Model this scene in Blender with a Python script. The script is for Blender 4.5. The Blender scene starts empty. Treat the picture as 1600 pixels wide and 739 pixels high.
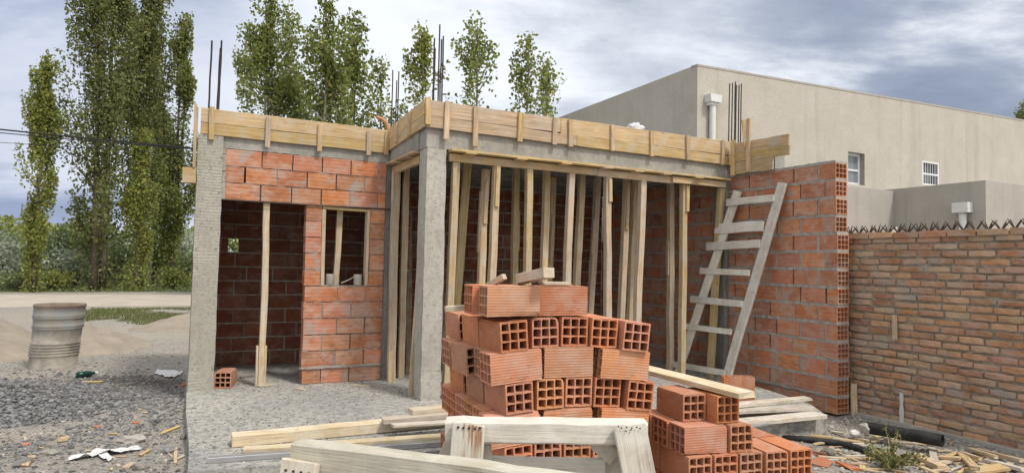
import bpy, bmesh, math, random
from mathutils import Vector, Matrix, noise
random.seed(7)
R = math.radians
SC = bpy.context.scene
COL = SC.collection
rnd = random.random
def ru(a, b): return a + (b - a) * random.random()

# ------------------------------------------------------------------ camera
F = 1004.27; H = 1.48
def _cam():
    y, p, r = R(26.9438), R(-2.4647), R(1.2068)
    B = Matrix(((1,0,0),(0,0,-1),(0,1,0)))
    Ry = Matrix(((math.cos(y),-math.sin(y),0),(math.sin(y),math.cos(y),0),(0,0,1)))
    Rp = Matrix(((1,0,0),(0,math.cos(p),-math.sin(p)),(0,math.sin(p),math.cos(p))))
    Rr = Matrix(((math.cos(r),-math.sin(r),0),(math.sin(r),math.cos(r),0),(0,0,1)))
    return Rr @ Rp @ B @ Ry
CM = _cam()                                   # world -> camera (x right, y down, z forward)
EYE = Vector((0, 0, H))
def ray(x, y): return CM.transposed() @ Vector(((x-800)/F, (y-369.5)/F, 1.0))
def onX(x, y, X): v = ray(x, y); return EYE + v*(X/v.x)
def onY(x, y, Y): v = ray(x, y); return EYE + v*(Y/v.y)
def onZ(x, y, Z): v = ray(x, y); return EYE + v*((Z-H)/v.z)
def atd(x, y, t): return EYE + ray(x, y)*t
cd = bpy.data.cameras.new('camera'); cam = bpy.data.objects.new('camera', cd); COL.objects.link(cam)
Cw = CM.transposed()
rot = Matrix((( Cw[0][0], -Cw[0][1], -Cw[0][2]), (Cw[1][0], -Cw[1][1], -Cw[1][2]), (Cw[2][0], -Cw[2][1], -Cw[2][2])))
cam.matrix_world = Matrix.Translation(EYE) @ rot.to_4x4()
cd.sensor_width = 36; cd.lens = 36*F/1600; cd.clip_start = 0.05; cd.clip_end = 3000
SC.camera = cam

# ------------------------------------------------------------------ object helpers
def tag(o, label=None, cat=None, group=None, kind=None):
    if label: o['label'] = label
    if cat: o['category'] = cat
    if group: o['group'] = group
    if kind: o['kind'] = kind
    return o
def wm(o):
    m = o.matrix_basis.copy()
    while o.parent: o = o.parent; m = o.matrix_basis @ m
    return m
def link(name, me, mats, parent=None, M=None):
    o = bpy.data.objects.new(name, me); COL.objects.link(o)
    if mats and not me.materials:
        for m in (mats if isinstance(mats, (list, tuple)) else [mats]): me.materials.append(m)
    if M is None: M = Matrix()
    if parent is not None:
        o.parent = parent; o.matrix_basis = wm(parent).inverted() @ M
    else: o.matrix_basis = M
    return o
def bmobj(name, bm, mats, parent=None, M=None, smooth=False):
    me = bpy.data.meshes.new(name)
    bmesh.ops.recalc_face_normals(bm, faces=bm.faces)
    bm.to_mesh(me); bm.free()
    if smooth:
        for p in me.polygons: p.use_smooth = True
    return link(name, me, mats, parent, M)
def pyobj(name, vs, fs, mats, parent=None, M=None, smooth=False):
    me = bpy.data.meshes.new(name); me.from_pydata(vs, [], fs); me.update()
    if smooth:
        for p in me.polygons: p.use_smooth = True
    return link(name, me, mats, parent, M)
def thing(name, loc, label, cat, group=None, rz=0):
    o = bpy.data.objects.new(name, None); COL.objects.link(o)
    o.empty_display_size = .1
    o.matrix_basis = Matrix.Translation(Vector(loc)) @ Matrix.Rotation(rz, 4, 'Z')
    return tag(o, label, cat, group)
def box(bm, x0, x1, y0, y1, z0, z1, mi=0, j=0.0):
    vs = [bm.verts.new((x+ru(-j,j), y+ru(-j,j), z+ru(-j,j))) for x in (x0,x1) for y in (y0,y1) for z in (z0,z1)]
    fs = []
    for q in ((0,1,3,2),(4,6,7,5),(0,4,5,1),(2,3,7,6),(0,2,6,4),(1,5,7,3)):
        f = bm.faces.new([vs[i] for i in q]); f.material_index = mi; fs.append(f)
    return fs
def frame(p0, p1, up=Vector((0,0,1))):
    """matrix with local x along p0->p1, local z as near 'up' as possible"""
    x = (p1-p0).normalized(); up = Vector(up)
    if abs(x.dot(up.normalized())) > .99: up = Vector((0,1,0))
    y = up.cross(x).normalized(); z = x.cross(y)
    m = Matrix((( x.x,y.x,z.x),(x.y,y.y,z.y),(x.z,y.z,z.z))).to_4x4()
    return Matrix.Translation(p0) @ m
def plank_mesh(L, w, t, n=None, jit=.0015, ch=.003, bow=0.0, taper=0.0, ragged=0.0):
    """timber: local x 0..L, y +-w/2, z +-t/2, chamfered, a little uneven"""
    n = n or max(3, int(L/.3)); vs = []; fs = []
    ch = min(ch, w*.2, t*.2)
    prof = [(-w/2+ch,-t/2),(w/2-ch,-t/2),(w/2,-t/2+ch),(w/2,t/2-ch),(w/2-ch,t/2),(-w/2+ch,t/2),(-w/2,t/2-ch),(-w/2,-t/2+ch)]
    for i in range(n+1):
        s = i/n; oy = ru(-jit,jit)*1.5 + bow*math.sin(math.pi*s); oz = ru(-jit,jit) + bow*.5*math.sin(math.pi*s)
        k = 1 - taper*s
        for (py,pz) in prof:
            ex = ru(-ragged, ragged) if i in (0, n) else 0
            vs.append((s*L+ex, py*k+oy+ru(-jit,jit)*.6, pz+oz+ru(-jit,jit)*.5))
    for i in range(n):
        for k in range(8):
            a = i*8+k; b = i*8+(k+1)%8
            fs.append((a, a+8, b+8, b))
    fs.append(tuple(range(8))); fs.append(tuple(n*8+7-k for k in range(8)))
    return vs, fs
def plank(name, p0, p1, w, t, mat, parent=None, up=(0,0,1), **k):
    p0, p1 = Vector(p0), Vector(p1)
    vs, fs = plank_mesh((p1-p0).length, w, t, **k)
    return pyobj(name, vs, fs, mat, parent, frame(p0, p1, up))
def plankthing(name, p0, p1, w, t, mat, label, cat, group=None, up=(0,0,1), **k):
    return tag(plank(name, p0, p1, w, t, mat, None, up, **k), label, cat, group)
def tube(pts, rad, n=8, cap=True):
    vs = []; fs = []; m = len(pts)
    for i, p in enumerate(pts):
        d = (pts[min(i+1,m-1)] - pts[max(i-1,0)]).normalized()
        a = d.cross(Vector((0,0,1)) if abs(d.z) < .95 else Vector((1,0,0))).normalized(); b = d.cross(a)
        r = rad[i] if isinstance(rad, (list,tuple)) else rad
        for k in range(n):
            th = 2*math.pi*k/n; q = p + (a*math.cos(th) + b*math.sin(th))*r
            vs.append(tuple(q))
    for i in range(m-1):
        for k in range(n):
            fs.append((i*n+k, i*n+(k+1)%n, (i+1)*n+(k+1)%n, (i+1)*n+k))
    if cap: fs.append(tuple(range(n))[::-1]); fs.append(tuple((m-1)*n+k for k in range(n)))
    return vs, fs
def merge(parts):
    V = []; Fc = []
    for vs, fs in parts:
        o = len(V); V += vs; Fc += [tuple(i+o for i in f) for f in fs]
    return V, Fc
def ss(a, b, x):
    t = max(0, min(1, (x-a)/(b-a))); return t*t*(3-2*t)

# ------------------------------------------------------------------ materials
class NT:
    def __init__(s, name):
        s.m = bpy.data.materials.new(name); s.m.use_nodes = True
        s.t = s.m.node_tree; s.n = s.t.nodes; s.b = s.n['Principled BSDF']; s.b.inputs['Specular IOR Level'].default_value = .25
    def node(s, ty, **kw):
        n = s.n.new(ty)
        for k, v in kw.items():
            if k.startswith('_'): setattr(n, k[1:], v)
            else:
                key = int(k[1:]) if k[0] == 'i' and k[1:].isdigit() else k.replace('__',' ')
                if hasattr(v, 'is_output'): s.t.links.new(v, n.inputs[key])
                else: n.inputs[key].default_value = v
        return n
    def lk(s, a, b): s.t.links.new(a, b)
    def obj(s): return s.node('ShaderNodeTexCoord').outputs['Object']
    def mapping(s, v, scale=(1,1,1), loc=(0,0,0)):
        return s.node('ShaderNodeMapping', Vector=v, Scale=scale, Location=loc).outputs[0]
    def noise(s, v, scale, detail=4, rough=.55, dist=0.0, w=None):
        if w is not None:
            return s.node('ShaderNodeTexNoise', _noise_dimensions='4D', Vector=v, Scale=scale, Detail=detail, Roughness=rough, Distortion=dist, W=w).outputs['Fac']
        return s.node('ShaderNodeTexNoise', Vector=v, Scale=scale, Detail=detail, Roughness=rough, Distortion=dist).outputs['Fac']
    def ramp(s, f, stops, interp='LINEAR'):
        n = s.node('ShaderNodeValToRGB', Fac=f); e = n.color_ramp.elements; n.color_ramp.interpolation = interp
        while len(e) < len(stops): e.new(.5)
        for el, (p, c) in zip(e, stops):
            el.position = p; el.color = (c, c, c, 1) if isinstance(c, (int, float)) else (*c, 1)
        return n.outputs[0]
    def mix(s, f, a, b, mode='MIX'):
        n = s.node('ShaderNodeMix', _data_type='RGBA', _blend_type=mode)
        for i, v in ((0, f), (6, a), (7, b)):
            if hasattr(v, 'is_output'): s.lk(v, n.inputs[i])
            else: n.inputs[i].default_value = v if i == 0 else ((*v, 1) if len(v) == 3 else v)
        return n.outputs[2]
    def math(s, op, a, b=0.0, c=0.0):
        n = s.node('ShaderNodeMath', _operation=op)
        for i, v in enumerate((a, b, c)):
            if hasattr(v, 'is_output'): s.lk(v, n.inputs[i])
            else: n.inputs[i].default_value = v
        return n.outputs[0]
    def rand(s): return s.node('ShaderNodeObjectInfo').outputs['Random']
    def island(s): return s.node('ShaderNodeNewGeometry').outputs['Random Per Island']
    def hsv(s, c, h=.5, sat=1.0, v=1.0):
        n = s.node('ShaderNodeHueSaturation')
        for k, x in (('Hue',h),('Saturation',sat),('Value',v),('Color',c)):
            if hasattr(x, 'is_output'): s.lk(x, n.inputs[k])
            else: n.inputs[k].default_value = x
        return n.outputs[0]
    def bump(s, h, strength=.3, dist=.01, normal=None):
        n = s.node('ShaderNodeBump', Height=h, Strength=strength, Distance=dist)
        if normal: s.lk(normal, n.inputs['Normal'])
        return n.outputs[0]
    def done(s, color, rough=.85, normal=None, metal=0.0):
        for k, v in (('Base Color', color), ('Roughness', rough), ('Metallic', metal)):
            if hasattr(v, 'is_output'): s.lk(v, s.b.inputs[k])
            else: s.b.inputs[k].default_value = (*v, 1) if isinstance(v, tuple) else v
        if normal: s.lk(normal, s.b.inputs['Normal'])
        return s.m

def mat_wood(name, base, dark, stain=None, stain_amt=.0, gloss=.8):
    t = NT(name); o = t.obj(); r = t.rand(); w = t.math('MULTIPLY', r, 37.0)
    g = t.noise(t.mapping(o, (1.2, 26, 26)), 1.6, 6, .6, .4, w)         # grain along local x
    fine = t.noise(t.mapping(o, (4, 150, 150)), 1.0, 3, .6, 0, w)
    blot = t.noise(o, 3.2, 4, .6, .2, w)
    c = t.mix(t.ramp(g, [(.32, 0.0), (.68, 1.0)]), dark, base)
    c = t.mix(t.math('MULTIPLY', t.ramp(fine, [(.36, 1.0), (.52, 0.0)]), .7), c, tuple(x*.55 for x in dark))
    c = t.mix(t.ramp(blot, [(.45, 0.0), (.7, .6)]), c, tuple(x*.55 for x in base))
    kn = t.node('ShaderNodeTexVoronoi', Vector=t.mapping(o, (2.0, 9, 9)), Scale=1.1).outputs['Distance']
    c = t.mix(t.ramp(kn, [(.05, .75), (.13, 0.0)]), c, tuple(x*.35 for x in dark))
    if stain:
        sm = t.noise(o, 6.0, 6, .7, .5, w)
        c = t.mix(t.ramp(sm, [(.5-stain_amt*.35, 0.0), (.72-stain_amt*.2, .9)]), c, stain)
    c = t.hsv(c, t.math('ADD', .49, t.math('MULTIPLY', r, .02)), t.math('ADD', .8, t.math('MULTIPLY', r, .4)), t.math('ADD', .84, t.math('MULTIPLY', t.math('FRACT', t.math('MULTIPLY', r, 7.3)), .28)))
    h = t.math('ADD', g, t.math('MULTIPLY', fine, .5))
    return t.done(c, gloss, t.bump(h, .6, .006))
M_FORM = mat_wood('form_wood', (.74, .54, .31), (.48, .325, .165), (.50, .45, .37), .12)
M_PROP = mat_wood('prop_wood', (.76, .58, .355), (.50, .35, .19), (.54, .49, .41), .2)
M_GREYW = mat_wood('weathered_wood', (.64, .55, .43), (.46, .375, .275), (.66, .62, .55), .4)
M_PALE = mat_wood('pale_wood', (.74, .62, .45), (.60, .475, .31), (.66, .61, .52), .2)
M_LADDER = mat_wood('cement_splashed_wood', (.80, .73, .62), (.62, .54, .43), (.80, .77, .71), .5)
M_WHITEW = mat_wood('whitened_wood', (.64, .58, .48), (.44, .38, .29), (.68, .65, .57), .6, .8)
def mat_rusty():
    m = mat_wood('rust_stained_whitened_wood', (.64, .58, .48), (.44, .38, .29), (.68, .65, .57), .6, .8)
    t = NT.__new__(NT); t.m = m; t.t = m.node_tree; t.n = t.t.nodes; t.b = t.n['Principled BSDF']
    o = t.obj(); x = t.node('ShaderNodeSeparateXYZ', Vector=o).outputs[0]
    st = t.noise(t.mapping(o, (3, 42, 42)), 1.0, 4, .6)
    f = t.math('MULTIPLY', t.ramp(st, [(.50, 0.0), (.62, .9)]), t.ramp(x, [(.80, 0.0), (.95, 1.0)]))
    src = t.b.inputs['Base Color'].links[0].from_socket
    t.lk(t.mix(f, src, (.30, .13, .045)), t.b.inputs['Base Color']); return m
M_RUSTW = mat_rusty()
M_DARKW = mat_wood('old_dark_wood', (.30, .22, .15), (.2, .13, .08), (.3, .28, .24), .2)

def mat_brick(name, base, alt, dusty=.25, mortar_amt=0.0, rib=0.0, pale=None):
    t = NT(name); o = t.obj(); isl = t.island(); r = t.rand()
    k = t.math('FRACT', t.math('ADD', isl, r))
    c = t.mix(k, base, alt)
    c = t.hsv(c, t.math('ADD', .492, t.math('MULTIPLY', t.math('FRACT', t.math('MULTIPLY', k, 5.7)), .016)), t.math('ADD', .86, t.math('MULTIPLY', t.math('FRACT', t.math('MULTIPLY', k, 3.1)), .2)), t.math('ADD', .8, t.math('MULTIPLY', t.math('FRACT', t.math('MULTIPLY', k, 9.3)), .36)))
    if pale:
        c = t.mix(t.ramp(t.math('FRACT', t.math('MULTIPLY', k, 13.7)), [(.80, 0.0), (.84, .7)]), c, pale)
    big = t.noise(o, 7, 5, .6)
    c = t.mix(t.ramp(big, [(.42, 0.0), (.75, .6)]), c, tuple(x*.66 for x in base))
    sp = t.noise(o, 90, 3, .6)
    c = t.mix(t.ramp(sp, [(.6, 0.0), (.72, .5)]), c, tuple(min(1, x*1.5+.04) for x in base))
    du = t.noise(t.mapping(o, (1,1,1.6)), 4.2, 6, .65, .6)
    c = t.mix(t.math('MULTIPLY', t.ramp(du, [(.46, 0.0), (.62, 1.0)]), dusty), c, (.52, .42, .36))
    fl = t.noise(t.mapping(o, (.8, .8, 2.2)), 9, 5, .7, .2, None)
    c = t.mix(t.ramp(t.math('ADD', fl, t.math('MULTIPLY', t.math('FRACT', t.math('MULTIPLY', k, 23.1)), .14)), [(.62, 0.0), (.74, .5)]), c, tuple(x*.5 for x in base))
    if mortar_amt:
        mm = t.noise(o, 4.0, 8, .62, .15); mf = t.noise(o, 40, 3, .6)
        f = t.ramp(t.math('ADD', mm, t.math('MULTIPLY', t.math('SUBTRACT', mf, .5), .12)), [(.66-mortar_amt*.2, 0.0), (.78-mortar_amt*.2, .9)])
        c = t.mix(f, c, (.36, .34, .31))
    hn = t.math('ADD', t.noise(o, 60, 4, .6), t.math('MULTIPLY', big, .5))
    nb = t.bump(hn, .35, .004)
    if rib:
        z = t.node('ShaderNodeSeparateXYZ', Vector=o).outputs[2]
        w = t.math('SINE', t.math('MULTIPLY', z, rib))
        nb = t.bump(w, .35, .002, nb)
    return t.done(c, .88, nb)
M_PILE = mat_brick('hollow_brick_clay', (.55, .215, .10), (.61, .265, .14), .34)
M_WALLB = mat_brick('wall_brick_clay', (.50, .185, .082), (.56, .23, .115), .5, .52, 2*math.pi/.045)
M_RWALLB = mat_brick('dusty_wall_brick', (.49, .19, .092), (.55, .24, .13), .5, .42, 2*math.pi/.045)
M_INB_SHADE = mat_brick('shade_darkened_inner_brick', (.22, .075, .042), (.27, .10, .055), .2, .25, 2*math.pi/.045)  # inner walls: the rooms' shade is put into the brick colour
M_BOUND = mat_brick('solid_brick', (.43, .205, .105), (.60, .37, .215), .5, .5, 0, (.56, .44, .29))

def mat_mortar(name, c0=(.43,.41,.375), c1=(.31,.295,.265)):
    t = NT(name); o = t.obj()
    c = t.mix(t.ramp(t.noise(o, 14, 5, .65), [(.35, 0.0), (.65, 1.0)]), c1, c0)
    return t.done(c, .92, t.bump(t.noise(o, 70, 5, .7), .7, .006))
M_MORT = mat_mortar('mortar')
M_MORTB = mat_mortar('old_mortar', (.40,.345,.27), (.21,.175,.135))
M_MORTD = mat_mortar('dry_mortar', (.36,.335,.30), (.22,.205,.185))

def mat_concrete(name, base, dark, ridge=0.0, pits=True):
    t = NT(name); o = t.obj()
    n1 = t.noise(o, 2.2, 6, .62, .3); n2 = t.noise(o, 22, 5, .65)
    c = t.mix(t.ramp(n1, [(.35, 0.0), (.68, 1.0)]), dark, base)
    c = t.mix(t.ramp(n2, [(.46, 0.0), (.68, .75)]), c, tuple(x*.6 for x in base))
    st = t.noise(t.mapping(o, (9, 9, .7)), 1.0, 4, .6)
    c = t.mix(t.ramp(st, [(.52, 0.0), (.72, .45)]), c, (.46, .44, .37))
    h = t.math('ADD', t.noise(o, 45, 6, .7), n1)
    nb = t.bump(h, .8, .012)
    if pits:
        pv = t.noise(t.mapping(o, (1, 1, .55)), 26, 4, .7)
        pm = t.ramp(pv, [(.64, 0.0), (.69, 1.0)])
        c = t.mix(t.math('MULTIPLY', pm, .6), c, tuple(x*.4 for x in base))
        nb = t.bump(t.math('SUBTRACT', 1.0, pm), .8, .01, nb)
    if ridge:
        z = t.node('ShaderNodeSeparateXYZ', Vector=o).outputs[2]
        w = t.math('SINE', t.math('ADD', t.math('MULTIPLY', z, ridge), t.math('MULTIPLY', n1, 16.0)))
        nb = t.bump(t.math('MULTIPLY', w, t.ramp(n1, [(.40, 0.0), (.6, 1.0)])), .35, .004, nb)
        c = t.mix(t.math('MULTIPLY', t.ramp(w, [(0.0, .3), (.5, 0.0)]), t.ramp(n1, [(.40, 0.1), (.6, .7)])), c, tuple(x*.6 for x in base))
    return t.done(c, .9, nb)
M_CONC = mat_concrete('concrete', (.52, .495, .435), (.40, .38, .335))
M_RIDGE = mat_concrete('ridged_concrete', (.50, .475, .41), (.37, .35, .30), 2*math.pi/.034)
M_BEAM = mat_concrete('beam_concrete', (.44, .42, .375), (.31, .295, .265), 0, False)
M_GREYC = mat_concrete('grey_concrete_with_shade', (.26, .25, .235), (.19, .18, .17))  # room-ceiling shade put into the colour; two grey columns share it

def mat_slab():
    t = NT('rough_slab_concrete'); o = t.obj()
    n1 = t.noise(o, 1.1, 5, .6, .3)
    c = t.mix(t.ramp(n1, [(.36, 0.0), (.64, 1.0)]), (.46, .45, .43), (.62, .59, .52))
    n2 = t.noise(t.mapping(o, (1, 1.3, 1)), 13, 6, .75, .3)
    c = t.mix(t.ramp(n2, [(.48, 0.0), (.58, .9)]), c, (.285, .28, .275))
    c = t.mix(t.ramp(t.noise(o, 42, 4, .7), [(.58, 0.0), (.66, .8)]), c, (.14, .145, .155))
    c = t.mix(t.ramp(t.noise(o, 60, 3, .7, 0), [(.64, 0.0), (.7, .7)]), c, (.68, .67, .63))
    h = t.math('ADD', t.math('MULTIPLY', t.noise(o, 30, 6, .75), .8), n2)
    return t.done(c, .93, t.bump(h, 1.0, .03))
M_SLAB = mat_slab()
def mat_ground():
    t = NT('gravelly_dirt'); o = t.obj()
    n1 = t.noise(o, .35, 6, .6, .4); n2 = t.noise(o, 2.1, 6, .65, .3); n3 = t.noise(o, 34, 5, .7)
    c = t.mix(t.ramp(n1, [(.36, 0.0), (.62, 1.0)]), (.40, .35, .285), (.32, .295, .26))
    c = t.mix(t.ramp(n2, [(.45, 0.0), (.66, .8)]), c, (.24, .225, .21))
    v = t.node('ShaderNodeTexVoronoi', Vector=o, Scale=38.0)
    c = t.mix(t.math('MULTIPLY', t.ramp(n2, [(.4, .2), (.6, .75)]), t.ramp(v.outputs['Color'], [(.35, 0.0), (.7, 1.0)])), c, (.50, .465, .42))
    c = t.mix(t.ramp(n3, [(.55, 0.0), (.7, .75)]), c, (.12, .112, .105))
    # damp dark earth by the gravel heap
    d = t.node('ShaderNodeVectorMath', _operation='DISTANCE', i0=t.mapping(o, (.8, 1.2, 0)), i1=(-.82*.8, 9.4*1.2, 0)).outputs['Value']
    dd = t.math('ADD', d, t.math('MULTIPLY', t.math('SUBTRACT', n2, .5), 2.2))
    c = t.mix(t.ramp(dd, [(.35, .85), (1.0, 0.0)]), c, (.10, .078, .058))
    # weedy soil far from the site
    y = t.node('ShaderNodeSeparateXYZ', Vector=o).outputs[1]
    far = t.ramp(t.math('DIVIDE', t.math('ADD', y, t.math('MULTIPLY', n1, 6.0)), 100.0), [(.350, 0.0), (.372, 1.0)])
    c = t.mix(far, c, t.mix(t.ramp(n2, [(.4, 0.0), (.6, 1.0)]), (.10, .115, .045), (.27, .24, .15)))
    h = t.math('ADD', t.math('MULTIPLY', v.outputs['Distance'], .6), t.math('ADD', n3, n2))
    return t.done(c, .95, t.bump(h, .9, .03))
M_GROUND = mat_ground()
def mat_simple(name, c0, c1, scale=6, rough=.85, bs=30, bd=.004, bst=.4, metal=0.0, isl=0.0):
    t = NT(name); o = t.obj()
    c = t.mix(t.ramp(t.noise(o, scale, 6, .65, .3), [(.35, 0.0), (.65, 1.0)]), c0, c1)
    if isl:
        k = t.math('FRACT', t.math('ADD', t.island(), t.rand()))
        c = t.hsv(c, .5, t.math('ADD', 1-isl*.4, t.math('MULTIPLY', k, isl*.8)), t.math('ADD', 1-isl, t.math('MULTIPLY', t.math('FRACT', t.math('MULTIPLY', k, 7.7)), 2*isl)))
    return t.done(c, rough, t.bump(t.noise(o, bs, 5, .65), bst, bd), metal)
M_ROAD = mat_simple('packed_dirt', (.50, .435, .355), (.40, .355, .295), 1.2, .95, 25, .02, .6)
M_SAND = mat_simple('sand', (.35, .30, .24), (.27, .23, .185), 3, .95, 60, .012, .6)
M_STONE = mat_simple('gravel_stone', (.25, .235, .215), (.40, .37, .33), 9, .9, 60, .004, .5, 0, .5)
M_DSTONE = mat_simple('dark_gravel_stone', (.13, .13, .135), (.22, .215, .21), 9, .88, 60, .004, .5, 0, .5)
M_REDB = mat_simple('brick_rubble', (.46, .15, .075), (.40, .2, .13), 9, .9, 60, .004, .5, 0, .3)
M_REBAR = mat_simple('rusty_rebar', (.035, .033, .035), (.07, .052, .045), 20, .7, 160, .004, .6)
M_BLACK = mat_simple('black_plastic', (.018, .018, .019), (.05, .048, .045), 9, .5, 30, .003, .3)
M_CABLE = mat_simple('cable_rubber', (.02, .02, .022), (.03, .03, .03), 9, .6)
M_SPIKE = mat_simple('spike_metal', (.06, .045, .04), (.12, .08, .06), 20, .6, 60, .003, .3, .4)
def mat_stucco(name, c0, c1):
    t = NT(name); o = t.obj()
    c = t.mix(t.ramp(t.noise(o, 1.1, 7, .65, .3), [(.35, 0.0), (.65, 1.0)]), c0, c1)
    st = t.noise(t.mapping(o, (2.2, 2.2, .10)), 1.0, 5, .65)
    c = t.mix(t.ramp(st, [(.50, 0.0), (.68, .38)]), c, tuple(x*.66 for x in c0))
    z = t.node('ShaderNodeSeparateXYZ', Vector=o).outputs[2]
    fine = t.noise(o, 20, 5, .7)
    c = t.mix(t.ramp(fine, [(.52, 0.0), (.68, .4)]), c, tuple(x*.72 for x in c0))
    return t.done(c, .93, t.bump(t.noise(o, 24, 5, .7), .7, .02))
M_STUCCO = mat_stucco('beige_stucco', (.475, .44, .38), (.535, .50, .44))
M_STUCCOG = mat_stucco('grey_stucco', (.40, .375, .335), (.45, .42, .375))
M_PVC = mat_simple('white_pvc', (.66, .66, .63), (.74, .74, .72), 4, .45)
M_ALU = mat_simple('white_aluminium', (.70, .71, .72), (.76, .77, .78), 4, .4)
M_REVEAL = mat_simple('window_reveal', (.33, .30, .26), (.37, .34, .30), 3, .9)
M_ORPIPE = mat_simple('orange_conduit', (.55, .24, .12), (.6, .3, .16), 5, .5)
M_PLAST = mat_simple('white_plastic_film', (.66, .66, .65), (.74, .74, .73), 6, .35, 40, .004, .4)
M_BAG = mat_simple('white_sack_weave', (.56, .57, .60), (.68, .69, .71), 7, .6, 60, .004, .4)
M_BOTTLE = mat_simple('dark_green_glass', (.01, .035, .03), (.015, .05, .04), 5, .15)
M_TIN = mat_simple('whitish_tin', (.50, .47, .40), (.62, .59, .52), 14, .6)
M_PAINT = mat_simple('white_paint', (.66, .64, .61), (.74, .72, .69), 20, .85)
def mat_glass():
    t = NT('window_glass'); t.b.inputs['Specular IOR Level'].default_value = .6
    return t.done((.20, .23, .25), .08)
M_GLASS = mat_glass()
def mat_grey_plast():
    t = NT('galvanised'); o = t.obj()
    return t.done(t.mix(t.noise(o, 9, 4), (.36,.37,.38), (.5,.5,.51)), .45, None, .6)
M_GALV = mat_grey_plast()
def mat_barrel():
    t = NT('cement_caked_drum'); o = t.obj(); sp = t.node('ShaderNodeSeparateXYZ', Vector=o).outputs[2]
    n = t.noise(o, 4, 6, .65, .4); n2 = t.noise(o, 18, 5, .7)
    c = t.mix(t.ramp(n, [(.35, 0.0), (.62, 1.0)]), (.25, .23, .195), (.42, .385, .325))
    bl = t.math('MULTIPLY', t.ramp(sp, [(.45, 0.0), (.6, 1.0)]), t.ramp(n, [(.46, 0.0), (.6, .5)]))
    c = t.mix(bl, c, (.15, .22, .32))
    c = t.mix(t.ramp(n2, [(.60, 0.0), (.70, .7)]), c, (.16, .105, .07))
    c = t.mix(t.math('MULTIPLY', t.ramp(sp, [(.80, 0.0), (.89, 1.0)]), t.ramp(n, [(.4, .3), (.6, .9)])), c, (.20, .12, .075))
    return t.done(c, .8, t.bump(t.math('ADD', n, n2), .5, .01))
M_BARREL = mat_barrel()
def mat_leaf(name, c0, c1, yellow=None, trans=.35):
    t = NT(name); k = t.island()
    c = t.mix(k, c0, c1)
    if yellow: c = t.mix(t.ramp(t.math('FRACT', t.math('MULTIPLY', k, 17.3)), [(.80, 0.0), (.86, .8)]), c, yellow)
    c = t.hsv(c, .5, 1.0, t.math('ADD', .7, t.math('MULTIPLY', t.math('FRACT', t.math('MULTIPLY', k, 31.1)), .6)))
    t.lk(c, t.b.inputs['Base Color']); t.b.inputs['Roughness'].default_value = .55
    tr = t.node('ShaderNodeBsdfTranslucent', Color=c); ms = t.node('ShaderNodeMixShader', Fac=trans)
    t.lk(t.b.outputs[0], ms.inputs[1]); t.lk(tr.outputs[0], ms.inputs[2])
    t.lk(ms.outputs[0], t.n['Material Output'].inputs[0]); return t.m
L_POP = mat_leaf('poplar_leaf', (.19, .23, .065), (.30, .335, .11), (.37, .37, .14), .5)
L_DARK = mat_leaf('dark_poplar_leaf', (.145, .175, .055), (.255, .275, .10), (.34, .34, .14), .5)
L_YEL = mat_leaf('yellow_green_leaf', (.22, .265, .065), (.33, .355, .10), (.42, .39, .12), .45)
L_COTT = mat_leaf('cottonwood_leaf', (.165, .215, .055), (.26, .295, .085), (.34, .32, .10))
L_SHRUB = mat_leaf('shrub_leaf', (.15, .20, .08), (.27, .32, .14))
L_SILVER = mat_leaf('silvery_leaf', (.30, .35, .24), (.54, .58, .46))
L_DRY = mat_leaf('dry_weed', (.27, .22, .12), (.36, .31, .18), (.16, .17, .06))
L_GRASS = mat_leaf('grass_blade', (.11, .145, .035), (.20, .20, .07))
L_WEED = mat_leaf('weed_leaf', (.12, .16, .05), (.22, .22, .08), (.3, .25, .1))
M_BARK = mat_simple('bark', (.10, .08, .06), (.17, .14, .11), 5, .95, 20, .02, .8)
M_PBARK = mat_simple('pale_bark', (.30, .27, .22), (.38, .35, .29), 5, .9, 20, .01, .6)

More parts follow.
